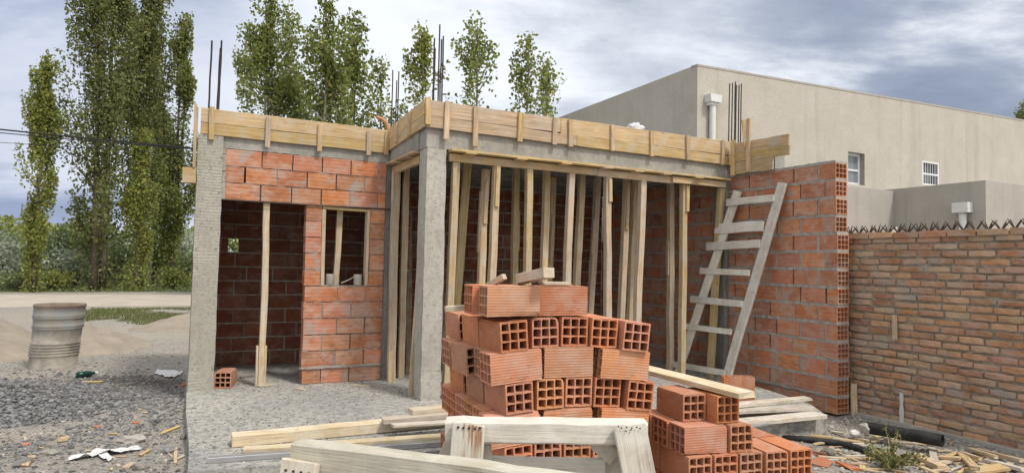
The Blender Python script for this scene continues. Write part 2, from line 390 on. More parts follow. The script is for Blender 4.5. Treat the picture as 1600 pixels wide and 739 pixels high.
# ------------------------------------------------------------------ world and light
def world():
    w = bpy.data.worlds.new('World'); SC.world = w; w.use_nodes = True
    nt = w.node_tree; n = nt.nodes; bg = n['Background']
    class T(NT):
        def __init__(s): s.t = nt; s.n = n
    t = T()
    SUN_EL, SUN_AZ = R(56), R(158)
    sky = t.node('ShaderNodeTexSky', _sky_type='NISHITA', _sun_disc=False, _sun_elevation=SUN_EL, _sun_rotation=SUN_AZ, _altitude=600.0)
    d = t.node('ShaderNodeTexCoord').outputs['Generated']
    sx = t.node('ShaderNodeSeparateXYZ', Vector=d)
    den = t.math('ADD', t.math('MAXIMUM', sx.outputs[2], 0.0), .22)
    p = t.node('ShaderNodeCombineXYZ', X=t.math('DIVIDE', sx.outputs[0], den), Y=t.math('DIVIDE', sx.outputs[1], den), Z=t.math('MULTIPLY', sx.outputs[2], .6)).outputs[0]
    # long soft banks running across the view, with finer broken texture on top
    pm = t.mapping(t.node('ShaderNodeVectorRotate', _rotation_type='Z_AXIS', Vector=p, Angle=R(28)).outputs[0], (.8, 1.2, 1), (3.1, 1.7, 0))
    a = t.noise(pm, .72, 9, .55, .25)
    b = t.noise(t.mapping(pm, (1,1.1,1), (7,2,1)), 2.4, 9, .6, .15)
    f = t.math('ADD', a, t.math('MULTIPLY', t.math('SUBTRACT', b, .5), .42))
    cl = t.ramp(f, [(.37, (2.35, 2.75, 3.65)), (.44, (3.3, 3.75, 4.7)), (.50, (4.9, 5.3, 6.1)), (.57, (7.0, 7.3, 7.8))])
    wob = t.math('MULTIPLY', t.math('SUBTRACT', b, .5), .10)
    def blob(vx, vy, vz, k0, k1):
        v = Vector((vx,vy,vz)).normalized()
        dot = t.node('ShaderNodeVectorMath', _operation='DOT_PRODUCT', i0=d, i1=tuple(v)).outputs['Value']
        return t.ramp(t.math('ADD', dot, wob), [(k0, 0.0), (k1, 1.0)])
    # thinner bright cloud in the middle of the view, heavier banks to either side
    br = blob(*ray(720, 110), .86, .995); cl = t.mix(t.math('MULTIPLY', br, t.ramp(f, [(.34, .35), (.56, .95)])), cl, (7.5, 7.85, 8.4))
    dk = blob(*ray(1500, 40), .93, .999); cl = t.mix(t.math('MULTIPLY', dk, t.ramp(f, [(.46, .5), (.54, .0)])), cl, (2.2, 2.65, 3.7))
    dl = blob(*ray(60, 150), .93, .998); cl = t.mix(t.math('MULTIPLY', dl, t.ramp(f, [(.44, .75), (.66, .3)])), cl, (2.9, 3.5, 5.2))
    # sun behind the camera, with unseen bright cloud added around it for soft fill
    sd = Vector((math.sin(SUN_AZ)*math.cos(SUN_EL), math.cos(SUN_AZ)*math.cos(SUN_EL), math.sin(SUN_EL)))
    sb = blob(*sd, .35, .99); cl = t.mix(sb, cl, (11, 10.7, 10.2))
    cov = t.ramp(f, [(.26, .93), (.38, 1.0)])
    c = t.mix(cov, sky.outputs[0], cl)
    t.lk(c, bg.inputs['Color']); bg.inputs['Strength'].default_value = .1
    sl = bpy.data.lights.new('sun', 'SUN'); sl.energy = 2.0; sl.angle = R(9); sl.color = (1, .95, .87)
    so = bpy.data.objects.new('sun', sl); COL.objects.link(so)
    dv = Vector((math.sin(SUN_AZ)*math.cos(SUN_EL), math.cos(SUN_AZ)*math.cos(SUN_EL), math.sin(SUN_EL)))
    so.rotation_euler = dv.to_track_quat('Z', 'Y').to_euler(); so.location = (8, -10, 14)
world()
SC.cycles.max_bounces = 6; SC.cycles.diffuse_bounces = 2
SC.view_settings.view_transform = 'Standard'; SC.view_settings.look = 'None'
SC.view_settings.exposure = 0.36; SC.view_settings.gamma = 1

# ------------------------------------------------------------------ ground
def gz(x, y):
    z = -.10 - .11*ss(3.2, 6.2, x)*(1-ss(9, 12, y))
    k = 1 - ss(12, 20, y)
    nx = Vector((x, y, 0))
    z += k*(.035*noise.noise(nx*.7) + .018*noise.noise(nx*2.3) + .008*noise.noise(nx*6.1))
    z += .22*ss(40, 70, y)*0
    return z
def axis(dense0, dense1, step, far0, far1):
    a = []; x = dense0
    while x < dense1: a.append(x); x += step
    s = step; x = dense1; hi = []
    while x < far1: hi.append(x); s *= 1.16; x += s
    hi.append(far1)
    s = step; x = dense0 - step; lo = []
    while x > far0: lo.append(x); s *= 1.16; x -= s
    lo.append(far0)
    return lo[::-1] + a + hi
xs = axis(-4.5, 8.0, .09, -900, 900); ys = axis(2.2, 14, .09, -300, 1800)
gv = [(x, y, gz(x, y)) for y in ys for x in xs]; nx_ = len(xs)
gf = [(j*nx_+i, j*nx_+i+1, (j+1)*nx_+i+1, (j+1)*nx_+i) for j in range(len(ys)-1) for i in range(nx_-1)]
tag(pyobj('ground', gv, gf, M_GROUND, smooth=True), kind='structure')
rv = []; rf = []
for i in range(81):
    x = -60 + i*1.5
    rv += [(x, 23.4+.25*noise.noise(Vector((x*.3,0,5)))+(-x)*.05, -.094), (x, 30.6+.3*noise.noise(Vector((x*.3,9,5)))+(-x)*.05, -.094)]
    if i: rf.append((2*i-2, 2*i, 2*i+1, 2*i-1))
tag(pyobj('dirt_road', rv, rf, M_ROAD), kind='structure')

# ------------------------------------------------------------------ hollow clay bricks
def hollow_mesh(L=.33, w=.18, h=.18, ribs=11, amp=.0016, nx=3, nz=3, wob=.0012, chip=0.0, seed=0, chips=0):
    rs = random.Random(seed); bm = bmesh.new()
    pts = []
    def side(p, q, nrm):
        n = ribs*2 if ribs else 1
        for i in range(n):
            s = (i+.0)/n; o = amp if (ribs and i % 2) else 0
            pts.append((p[0]+(q[0]-p[0])*s - nrm[0]*o, p[1]+(q[1]-p[1])*s - nrm[1]*o))
    y0, y1, z0, z1 = -w/2, w/2, 0, h
    side((y0,z0),(y1,z0),(0,-1)); side((y1,z0),(y1,z1),(1,0)); side((y1,z1),(y0,z1),(0,1)); side((y0,z1),(y0,z0),(-1,0))
    wall = .011; web = .008
    cw = (w-2*wall-(nx-1)*web)/nx; chh = (h-2*wall-(nz-1)*web)/nz
    holes = []
    for i in range(nx):
        for k in range(nz):
            a = y0+wall+i*(cw+web); b = z0+wall+k*(chh+web); j = lambda: rs.uniform(-wob, wob); c = .004
            holes.append([(a+j()+c,b+j()),(a+cw+j()-c,b+j()),(a+cw+j(),b+c+j()),(a+cw+j(),b+chh-c+j()),(a+cw-c+j(),b+chh+j()),(a+c+j(),b+chh+j()),(a+j(),b+chh-c+j()),(a+j(),b+c+j())])
    loops = [pts] + holes
    for end, x in ((0, 0.0), (1, L)):
        edges = []; rings = []
        for lp in loops:
            vs = [bm.verts.new((x + rs.uniform(-chip, chip), y, z)) for y, z in lp]; rings.append(vs)
            for i in range(len(vs)): edges.append(bm.edges.new((vs[i], vs[(i+1) % len(vs)])))
        bmesh.ops.triangle_fill(bm, edges=edges, use_beauty=True, use_dissolve=False)
        if end == 0: R0 = rings
        else:
            for ra, rb in zip(R0, rings):
                for i in range(len(ra)):
                    n = (i+1) % len(ra); bm.faces.new((ra[i], ra[n], rb[n], rb[i]))
    for _ in range(int(chips)):           # knocked-off corners and edge nicks
        q = Vector((rs.choice((0, L)), rs.choice((-w/2, w/2, rs.uniform(-w/2, w/2))), rs.choice((0, h)))); r = rs.uniform(.014, .034)
        for v in bm.verts:
            dd = (v.co-q).length
            if dd < r: v.co += (Vector((L/2, 0, h/2))-v.co).normalized()*(r-dd)*rs.uniform(.35, .65)
    bmesh.ops.recalc_face_normals(bm, faces=bm.faces)
    me = bpy.data.meshes.new('hollow_brick'); bm.to_mesh(me); bm.free(); me.materials.append(M_PILE)
    return me
HB = [hollow_mesh(seed=s, wob=.0022, chip=.0012, chips=(2,4,1,5,3,6,2,3,4)[s]) for s in range(9)]
HB_WALL = hollow_mesh(L=.33, ribs=0, seed=9, chip=.001)

# ------------------------------------------------------------------ brick wall parts of the house
def brick_wall(name, parent, org, ud, nd, pitch, base_z, rows, spans, thick, mats, blen=.33, joint=.015, bed=.016, hollow=None, fill=.35, rec=.03, off0=0.0, squeeze=(-.010,.006), seed=3):
    """bricks run along ud from org; nd is the face normal; spans(row) -> list of (u0,u1)"""
    rs = random.Random(seed); bm = bmesh.new(); org = Vector(org); ud = Vector(ud); nd = Vector(nd)
    def P(u, d, z): return org + ud*u - nd*d + Vector((0,0,z))
    def bx(u0, u1, d0, d1, z0, z1, mi, j=0.0):
        vs = [bm.verts.new(P(u+rs.uniform(-j,j), d+rs.uniform(-j,j), z+rs.uniform(-j,j))) for u in (u0,u1) for d in (d0,d1) for z in (z0,z1)]
        for q in ((0,1,3,2),(4,6,7,5),(0,4,5,1),(2,3,7,6),(0,2,6,4),(1,5,7,3)):
            bm.faces.new([vs[i] for i in q]).material_index = mi
    h = pitch - bed
    for r in range(rows):
        z0 = base_z + r*pitch + bed*.5; z1 = z0 + h
        for si, (u0, u1) in enumerate(spans(r)):
            es = 0 if not hollow else (.34 if 'start' in hollow else 0)
            ee = 0 if not hollow else (.34 if 'end' in hollow else 0)
            if u1-u0 > es+ee+.02: bx(u0+.006+es, u1-.006-ee, rec, thick-rec, z0-bed*.5, z1+bed*.5, 1)
            u = u0; first = True
            off = off0 + (.5*(blen+joint) if r % 2 else 0)
            while u < u1-.03:
                e = (u0+off) if (first and off > .05) else u+blen
                first = False
                if u1 - e < .06: e = u1
                e = min(e, u1)
                fo = rs.uniform(-.005, .005); jj = rs.uniform(-.004, .004)
                ends = hollow and ((e >= u1-1e-4 and 'end' in hollow) or (u <= u0+1e-4 and 'start' in hollow))
                if ends:
                    L = e-u; t = bm.verts[:] ; n0 = len(bm.verts); nf = len(bm.faces)
                    bm.from_mesh(HB_WALL); bm.verts.ensure_lookup_table(); bm.faces.ensure_lookup_table()
                    so = rs.uniform(-.008, .010)
                    for v in bm.verts[n0:]:
                        q = v.co.copy(); v.co = P(u+q.x/.33*L + (so if q.x > .2 or u > u0 else -so)*0 + so*(1 if 'end' in hollow else -1), thick/2+q.y/.18*thick+fo, z0+q.z/.18*h)
                    for f in bm.faces[nf:]: f.material_index = 0
                else:
                    bx(u, e, -fo, thick-fo, z0+jj*.3, z1+jj*.3, 0, .0022)
                if e < u1 and rs.random() < fill:      # head joint filled
                    q = rs.uniform(-.002, .006)
                    bx(e-.004, e+joint+.004, .004+q, thick-.004-q, z0-.002, z1+.002, 1, .003)
                u = e + joint
            # bed joint: an uneven strip squeezed out between the courses
            n = max(2, int((u1-u0)/.045)); prev = None
            for i in range(n+1):
                uu = u0 + (u1-u0)*i/n; o = rs.uniform(*squeeze); o2 = rs.uniform(*squeeze); a = rs.uniform(-.005,.004); b = rs.uniform(-.004,.005)
                vs = [bm.verts.new(P(uu, d, z)) for d, z in ((-o, z1-.002+a), (-o, z1+bed+.002+b), (thick+o2, z1+bed+.002+b), (thick+o2, z1-.002+a))]
                if prev:
                    for k in range(4): bm.faces.new((prev[k], prev[(k+1)%4], vs[(k+1)%4], vs[k])).material_index = 1
                prev = vs
                if i in (0, n): bm.faces.new(vs if i else vs[::-1]).material_index = 1
    return bmobj(name, bm, mats, parent)

HOUSE = thing('unfinished_house', (.09, 5.0, 0), 'unfinished red hollow brick house shell with grey concrete columns and flat roof', 'house')
def hpart(name, bm, mat, parent=HOUSE, **k): return bmobj(name, bm, mat, parent, **k)
# floor slab: rough poured edge
def slab():
    bm = bmesh.new()
    edge = [(.085,9.9),(.07,7.0),(.09,5.6),(.075,5.02)]
    x = .3
    while x < 5.9: edge.append((x, 5.03-.105*x+.012*math.sin(x*7)+ru(-.01,.01))); x += .3
    edge += [(6.0,4.55),(6.25,4.9),(6.45,5.6),(6.6,6.2),(6.772,6.45),(6.772,9.9)]
    top = [bm.verts.new((a,b,0)) for a,b in edge]; bot = [bm.verts.new((a+ru(-.015,.015),b-ru(-.01,.02),-.42)) for a,b in edge]
    bm.faces.new(top[::-1])
    for i in range(len(edge)): j=(i+1)%len(edge); bm.faces.new((top[i],top[j],bot[j],bot[i]))
    return hpart('floor_slab', bm, M_SLAB)
slab()
def column(x0, x1, y0, y1, z0, z1, mat, name='column', rough=.004, n=22, nn=3):
    bm = bmesh.new(); rings = []
    P = []
    for i in range(nn): P.append((x0+(x1-x0)*i/nn, y0))
    for i in range(nn): P.append((x1, y0+(y1-y0)*i/nn))
    for i in range(nn): P.append((x1-(x1-x0)*i/nn, y1))
    for i in range(nn): P.append((x0, y1-(y1-y0)*i/nn))
    for k in range(n+1):
        z = z0+(z1-z0)*k/n
        rings.append([bm.verts.new((a+ru(-rough,rough)*1.2, b+ru(-rough,rough), z+(ru(-.01,.01) if 0<k<n else 0))) for a,b in P])
    for k in range(n):
        for i in range(len(P)):
            j=(i+1)%len(P); bm.faces.new((rings[k][i],rings[k][j],rings[k+1][j],rings[k+1][i]))
    bm.faces.new(rings[0][::-1]); bm.faces.new(rings[-1])
    return hpart(name, bm, mat)
def rebar(col, x, y, z0, z1, r=.006, dx=0, dy=0):
    pts = [Vector((x+dx*s+ru(-.003,.003), y+dy*s, z0+(z1-z0)*s)) for s in (0,.2,.4,.6,.8,1)]
    vs, fs = tube(pts, r, 6); pyobj('rebar', vs, fs, M_REBAR, col)
C1 = column(.088,.345,7.955,8.21,-.12,2.862,M_RIDGE)
C2 = column(2.305,2.53,6.615,6.86,-.02,2.728,M_CONC)
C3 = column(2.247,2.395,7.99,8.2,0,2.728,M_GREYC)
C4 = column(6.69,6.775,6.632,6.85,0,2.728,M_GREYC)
for px, yt, Yc in ((331,64,8.0),(346.5,64,8.02),(344.5,76,8.17)):
    p = onY(px, yt, Yc); b = onY(px-5.5, 172, Yc); rebar(C1, b.x, Yc, 2.86, p.z, .0115, p.x-b.x)
for px, yt, Yc in ((614,110,8.05),(620,126,8.08),(623,112,8.14)):
    p = onY(px, yt, Yc); b = onY(px-1.5, 190, Yc); rebar(C3, b.x, Yc, 2.86, p.z, .008, p.x-b.x)
for px, yt, Yc in ((679,60,6.68),(680,76,6.8),(687.5,39,6.7),(690,62,6.8),(693,57,6.7)):
    p = onY(px, yt, Yc); b = onY(px-3, 160, Yc); rebar(C2, b.x, Yc, 2.75, p.z, .0085, p.x-b.x)
for px, yt, Yc in ((1140,131,6.7),(1144.5,130,6.8),(1149,128,6.7),(1150.5,133,6.82),(1155,133,6.72),(1158.5,131,6.8)):
    p = onY(px, yt, Yc); rebar(C4, p.x-.02, Yc, 2.75, p.z, .0085, .02)
def cbox(name, x0,x1,y0,y1,z0,z1, mat, seg=14, rough=.003):
    bm = bmesh.new(); fs = box(bm, x0,x1,y0,y1,z0,z1)
    ax = 0 if (x1-x0) > (y1-y0) else 1
    es = [e for e in bm.edges if abs((e.verts[0].co-e.verts[1].co)[ax]) > .1]
    bmesh.ops.subdivide_edges(bm, edges=es, cuts=seg)
    for v in bm.verts: v.co += Vector((0, ru(-rough,rough) if ax==0 else 0, ru(-rough,rough)))
    return hpart(name, bm, mat)
cbox('beam', .348,2.28,7.985,8.2,2.732,3.11, M_BEAM)          # over the left bay
cbox('beam', 2.285,2.50,6.87,8.19,2.731,3.15, M_BEAM)         # the short return
cbox('beam', 2.30,6.90,6.62,6.86,2.732,3.19, M_BEAM)          # main front beam
cbox('beam', 6.79,6.97,5.86,6.61,2.775,3.12, M_BEAM)          # stub above the right hand wall
cbox('beam', .12,6.77,9.70,9.86,2.733,2.795, M_BEAM); cbox('beam', .122,.28,8.215,9.69,2.733,2.795, M_BEAM); cbox('beam', 6.772,6.96,6.87,9.9,2.77,3.08, M_BEAM)
def roof():
    bm = bmesh.new()
    box(bm, 2.51,6.77,6.87,9.9,2.80,3.10); box(bm, .12,2.505,8.21,9.9,2.802,3.08)
    for i in range(9): box(bm, 2.52,6.76, 7.1+i*.31,7.2+i*.31,2.745,2.80)      # joists
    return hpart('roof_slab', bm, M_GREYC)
roof()
brick_wall('front_wall', HOUSE, (0,7.985,0), (1,0,0), (0,-1,0), .195, .0, 14,
    lambda r: [(1.289,2.244)] if r < 6 else ([(1.289,1.472),(2.062,2.244)] if r < 11 else [(.372,2.244)]), .16, [M_WALLB, M_MORTD], hollow=('start',), fill=.3, off0=.21, bed=.012, squeeze=(-.026,.002), seed=5)
brick_wall('side_wall', HOUSE, (6.78,9.7,0), (0,-1,0), (-1,0,0), .2112, -.19, 14,
    lambda r: [(0,4.74)] if r < 10 else [(0,4.72)], .205, [M_RWALLB, M_MORT], blen=.33, joint=.024, bed=.030, hollow=('end',), fill=.6, off0=.05, squeeze=(-.007,.006), seed=11)
HX0, HX1 = onY(356,400,9.7).x, onY(373,400,9.7).x
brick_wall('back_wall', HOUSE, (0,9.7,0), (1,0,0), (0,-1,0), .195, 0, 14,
    lambda r: [(.1,HX0),(HX1,6.77)] if r in (8,) else [(.1,6.77)], .16, [M_INB_SHADE, M_MORT], fill=.5, seed=21)
brick_wall('side_wall', HOUSE, (.12,9.69,0), (0,-1,0), (-1,0,0), .195, 0, 14, lambda r: [(0,1.47)], .16, [M_INB_SHADE, M_MORT], seed=23)
brick_wall('partition_wall', HOUSE, (2.62,9.69,0), (0,-1,0), (-1,0,0), .195, 0, 14, lambda r: [(0,1.2)], .12, [M_INB_SHADE, M_MORT], seed=25)
# mortar bands / lintel rod / damp-proof line
vs, fs = tube([Vector((.33,7.975,2.142)), Vector((1.3,7.972,2.138)), Vector((2.0,7.974,2.141)), Vector((2.40,7.965,2.139))], .008, 6)
pyobj('lintel_rod', vs, fs, M_REBAR, HOUSE)
bm = bmesh.new(); n=14
for i in range(n):
    u0=1.27+i*(.985/n); box(bm,u0,u0+.985/n-.002,7.965+ru(-.006,.006),8.02,.183+ru(-.004,.004),.203+ru(-.004,.006))
hpart('mortar_band', bm, M_MORT)
bm = bmesh.new(); n=26
for i in range(n):
    u0=4.98+i*(1.6/n); box(bm,6.762+ru(-.008,.006),6.80,u0,u0+1.6/n-.002,.012+ru(-.006,.006),.034+ru(-.006,.008))
hpart('mortar_band', bm, M_MORT)
bm = bmesh.new(); n = 9
for i in range(n):
    z0=2.15+i*(.58/n); box(bm,.340,.374+ru(-.004,.012),7.972+ru(-.008,.006),8.05,z0,z0+.58/n-.002)
hpart('mortar_band', bm, M_MORT)
# window opening lined with boards
WF = thing('window_frame', (1.47,7.99,1.17), None, None); del_ = None
WF.parent = HOUSE; WF.matrix_basis = HOUSE.matrix_basis.inverted() @ Matrix.Translation((1.47,7.99,1.17))
plank('jamb', (1.50,8.05,1.175),(1.492,8.05,2.10),.12,.045,M_PROP,WF,up=(1,0,0))
plank('jamb', (2.035,8.05,1.175),(2.040,8.05,2.10),.12,.035,M_PROP,WF,up=(1,0,0))
plank('head', (1.475,8.05,2.118),(2.06,8.05,2.112),.13,.03,M_FORM,WF)

# ------------------------------------------------------------------ roof edge formwork
def form_run(label, loc, boards, cleats, th=.025, mat=M_FORM):
    t = thing('formwork', loc, label, 'formwork', 'formwork boards along the roof edge')
    for p0, p1, w, up in boards: plank('board', p0, p1, w, th, mat, t, up=up, jit=.002, n=8)
    for p0, p1, w, up, th2 in cleats: plank('cleat', p0, p1, w, th2, mat, t, up=up, ragged=.006)
    return t
F_ = Vector((0,-1,0)); L_ = Vector((-1,0,0))
Y = 7.962
cl = []
for px, zb, zt in ((331,2.80,3.17),(419,2.78,3.13),(500,2.79,3.11),(576.5,2.80,3.10)):
    x = onY(px, 190, Y).x; cl.append(((x,Y-.028,zb),(x+ru(-.01,.01),Y-.028,zt), .055, F_, .03))
cl += [((2.225,Y-.028,2.83),(2.23,Y-.028,3.12),.05,F_,.03)]
form_run('two pale boards with upright cleats edging the roof above the left doorway and window', (1.2,Y,2.86),
    [((.105,Y,2.925),(2.25,Y,2.915),.128,F_),((.105,Y+.003,3.078),(2.25,Y+.002,3.063),.165,F_)], cl)
# the outer left side, seen edge on, with a short block sticking out
t = form_run('narrow edge-on board on the left side of the roof with a short block sticking out', (.07,8.1,2.5),
    [((.066,7.93,2.99),(.066,9.8,2.98),.33,L_)], [((.055,7.90,2.47),(.048,7.90,3.18),.05,L_,.03)])
plank('block', onY(285,274,7.95), onY(306,275,7.95), .12,.17,M_FORM,t)
X = 2.268
cl = []
for px, zb, zt in ((623,2.93,3.17),(643,2.93,3.19)):
    q = onX(px, 195, X); cl.append(((X-.027,q.y,zb),(X-.027,q.y,zt),.055,L_,.03))
form_run('short run of boards on the return side of the roof corner above the side opening', (X,7.3,2.9),
    [((X,6.60,3.015),(X,7.93,2.955),.13,L_),((X-.002,6.60,3.165),(X-.002,7.93,3.09),.165,L_)], cl)
Y = 6.590
cl = []
for px, zb, zt, m in ((667,2.97,3.26,0),(696,2.83,3.25,0),(741.5,2.78,3.235,0),(811,2.90,3.235,0),(865,2.91,3.23,0),(890,2.91,3.235,0),(955.6,2.92,3.245,0),(1017,2.91,3.24,0),(1073.5,2.92,3.25,0),(1127,2.91,3.25,0)):
    x = onY(px, 200, Y).x; cl.append(((x,Y-.028,zb),(x+ru(-.015,.015),Y-.028,zt),.06,F_,.03))
form_run('long run of pale boards with many cleats edging the roof above the props', (4.5,Y,2.94),
    [((2.285,Y,3.005),(4.20,Y,2.998),.125,F_),((4.205,Y,2.998),(6.755,Y,2.985),.13,F_),
     ((2.285,Y+.003,3.155),(3.97,Y+.003,3.155),.17,F_),((3.975,Y+.002,3.155),(6.755,Y,3.155),.19,F_)], cl)
X = 6.72
q1 = onX(1148,225,X); q2 = onX(1172,225,X)
t = form_run('boards jutting toward the camera over the brick wall, with a tall upright stub', (X,6.0,2.8),
    [((X,6.53,2.86),(X,5.83,2.85),.165,L_),((X-.002,6.53,3.01),(X-.002,5.57,2.985),.12,L_),((X-.001,6.53,3.135),(X-.001,5.58,3.12),.145,L_)],
    [((X-.03,q1.y,2.76),(X-.03,q1.y,3.25),.065,L_,.035),((X-.03,q2.y,2.78),(X-.03,q2.y,3.5),.06,L_,.035)])
plank('stub', (X+.01,q2.y+.05,3.1),(X+.03,q2.y+.11,3.51),.10,.03,M_FORM,t,up=(-.6,-.8,0))
# soffit board and header carried by the props
Y0 = 6.70
t = thing('header_beam', (4.6,Y0,2.6), 'long timber header and soffit board under the main roof beam on top of the props', 'beam')
plank('soffit_board',(2.56,Y0-.03,2.715),(6.70,Y0-.03,2.712),.30,.025,M_FORM,t)
plank('header',(2.57,Y0-.07,2.645),(4.55,Y0-.06,2.645),.045,.085,M_FORM,t,jit=.003); plank('header',(4.56,Y0-.05,2.642),(5.75,Y0-.07,2.636),.045,.085,M_PROP,t)
plank('header',(5.70,Y0-.12,2.640),(6.66,Y0-.10,2.645),.045,.08,M_FORM,t)
for x in (2.78,3.42,4.02,4.62,5.1,5.55,6.1): plank('cross_piece',(x,Y0-.21,2.693),(x+.02,Y0+.1,2.693),.13,.02,M_FORM,t)
t = thing('header_beam', (2.4,7.3,2.6), 'short timber header and soffit board beneath the return side of the roof corner', 'beam')
plank('soffit_board',(2.37,6.88,2.715),(2.37,7.97,2.715),.28,.025,M_FORM,t)
plank('header',(2.33,6.90,2.635),(2.33,7.95,2.635),.045,.09,M_FORM,t)
for y in (7.15,7.6): plank('cross_piece',(2.20,y,2.693),(2.45,y,2.693),.11,.02,M_FORM,t)

# ------------------------------------------------------------------ props
PG = 'timber props holding up the roof'
def prop(top, bot, Yp, label, w=.075, d=.075, ztop=2.60, zbot=0.0, mat=M_PROP, cleats=(), tilt=0.0, bow=.008):
    a = onY(*top, Yp); b = onY(*bot, Yp)
    k = (a.x-b.x)/(a.z-b.z)
    p1 = Vector((a.x+k*(ztop-a.z), Yp+tilt, ztop)); p0 = Vector((a.x+k*(zbot-a.z), Yp, zbot))
    t = thing('wooden_prop', p0, label, 'prop', PG)
    plank('post', p0, p1, w, d, mat, t, up=(0,-1,0), jit=.003, bow=ru(-bow,bow), n=8)
    for (s0, s1, dx, dy) in cleats:
        q0 = p0.lerp(p1, s0)+Vector((dx,dy,0)); q1 = p0.lerp(p1, s1)+Vector((dx,dy,0))
        plank('splice', q0, q1, .05, .025, mat, t, up=(0,-1,0) if abs(dy) > abs(dx) else (1,0,0))
    return t
Yp = 6.66
front = [((712,256),(702.5,480),'leftmost front prop, right beside the grey corner column',()),
 ((776,258),(768,440),'front prop with a long splice at its top, second from the corner column',((.82,1.0,.0,-.05),)),
 ((826.5,264),(824,430),'pale front prop above the top brick of the big pile, third from the corner column',()),
 ((892,272),(886,440),'front prop above the right brick on the pile, fourth from the corner column',()),
 ((949,278),(950,480),'front prop with a dark knot at its top, fifth from the corner column',((.88,.99,.01,-.05),)),
 ((1004,285),(996,490),'thick pale front prop rising from the right end of the big brick pile',()),
 ((1068,288),(1066,500),'front prop with a short cleat at its top, just left of the ladder',((.86,.995,.03,-.05),)),
 ((1127,290),(1112,540),'front prop behind the ladder, beside the grey column at the side wall',())]
for a, b, lab, c in front: prop(a, b, Yp, lab, cleats=c, w=.085 if '1004' in str(a) else .078)
back = [((729,280),(717,440),7.3,'dim inner prop right behind the leftmost front prop',()),
 ((758,285),(752,430),6.95,'spliced prop pressed against the left side of the second front prop',((.62,.9,-.05,0),(.75,.95,0,-.05))),
 ((806,275),(803,430),7.5,'dim inner prop between the second and third front props',((.6,.8,.05,0),)),
 ((854,278),(850,430),7.15,'inner prop midway between the third and fourth front props',()),
 ((864,282),(858,430),8.0,'dark thin inner prop with a splice, just right of the midway one',((.55,.8,0,-.05),)),
 ((909,280),(902,430),7.1,'inner prop close right of the fourth front prop, spliced near its top',((.75,.99,-.03,-.05),)),
 ((933,290),(925,430),7.6,'dim leaning inner prop between the fourth and fifth front props',((.6,.78,-.04,-.05),)),
 ((979,285),(971,480),7.0,'inner prop left of the thick pale prop, stouter at its top',((.72,.95,0,-.05),)),
 ((992,300),(985,480),7.5,'shaded inner prop pressed behind the thick pale prop',()),
 ((1048,290),(1047,500),7.2,'grey inner prop with a side splice, left of the ladder foot',((.5,.68,-.05,0),))]
for a, b, yy, lab, c in back: prop(a, b, yy, lab, cleats=c, ztop=2.742 if yy > 6.96 else 2.6, w=.08)
prop((619,275),(611,590),7.84,'wide prop beside the front wall end in the side opening',w=.09,cleats=((.86,1.0,-.045,-.02),(.0,.14,-.03,-.05)))
prop((634,280),(626,580),8.05,'shaded prop just behind the wide one in the side opening',w=.08,ztop=2.73,cleats=((0,.13,-.02,-.05),))
prop((665,262),(647,560),6.93,'leaning prop against the left side of the grey corner column',w=.06,d=.06,cleats=((0,.2,-.03,-.045),(.78,.98,-.01,-.05)))
prop((416.5,320),(407.5,590),8.06,'single bowed prop standing in the left doorway with a splice at its foot',ztop=2.14,w=.07,bow=.018,cleats=((.0,.22,-.05,0),(.0,.22,.04,-.02)))
plankthing('base_plate',(.80,8.00,.012),(.99,8.08,.012),.12,.02,M_GREYW,'small flat wood scrap under the doorway prop','wood scrap')
prop((531,330),(524,440),8.15,'short prop standing inside the small window opening',ztop=2.55,zbot=0,w=.07)
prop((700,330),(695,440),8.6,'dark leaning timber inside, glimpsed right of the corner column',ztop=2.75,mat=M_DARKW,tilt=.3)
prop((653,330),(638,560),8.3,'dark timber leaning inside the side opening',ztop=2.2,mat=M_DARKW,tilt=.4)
# tins on the window sill, brick and cleats on the slab
def tin(px, py, lab):
    p = onY(px, py, 8.02); 
    vs, fs = tube([Vector((0,0,0)),Vector((0,0,.002)),Vector((0,0,.13)),Vector((0,0,.135))],[.045,.05,.05,.052],16,cap=False)
    v2, f2 = tube([Vector((0,0,.135)),Vector((0,0,.13)),Vector((0,0,.02))],[.047,.045,.044],16,cap=False)
    V, Fc = merge([(vs,fs),(v2,f2)]); Fc.append(tuple(range(16))[::-1])
    o = pyobj('tin_can', V, Fc, M_TIN, None, Matrix.Translation((p.x,8.035,1.178)), True); tag(o, lab, 'tin can', 'tins on the window sill')
tin(515.5,447,'small whitish tin at the left end of the window sill'); tin(559,447,'larger whitish tin at the right of the window sill with a stick in it')
tag(pyobj('stick',*tube([onY(533,443,8.0)+Vector((0,0,.006)),onY(545,437,7.99),onY(556,431,8.035)],.006,6),M_GREYW),'thin stick leaning from the sill into the right tin','stick')

# ------------------------------------------------------------------ brick piles
A = R(6)
U = Vector((math.cos(A),-math.sin(A),0)); V = Vector((math.sin(A),math.cos(A),0))
O = atd(783,549,3.74); O.z = 0
zr = [-.11+.182*i for i in range(9)]
BG = 'hollow red clay bricks stacked in the two piles'
nb = [0]
def brick(corner, along, label, yaw=0.0, roll=0.0, pitch=0.0, L=.33, mesh=None):
    """corner = front-left-bottom corner; along 'u' = long side to the front, 'v' = hollow end to the front"""
    me = mesh or HB[(nb[0]*7+3) % 9]; nb[0] += 1
    a = -A + yaw
    if along == 'u': m = Matrix.Rotation(a,4,'Z') @ Matrix.Translation((0,.09,0))
    else: m = Matrix.Rotation(a+math.pi/2,4,'Z') @ Matrix.Translation((0,-.09,0))
    o = link('hollow_brick', me, None, None, Matrix.Translation(corner) @ Matrix.Rotation(roll,4,U if True else 'X') @ Matrix.Rotation(pitch,4,V) @ m)
    return tag(o, label, 'brick', BG)
ORD = ['first','second','third','fourth','fifth','sixth']
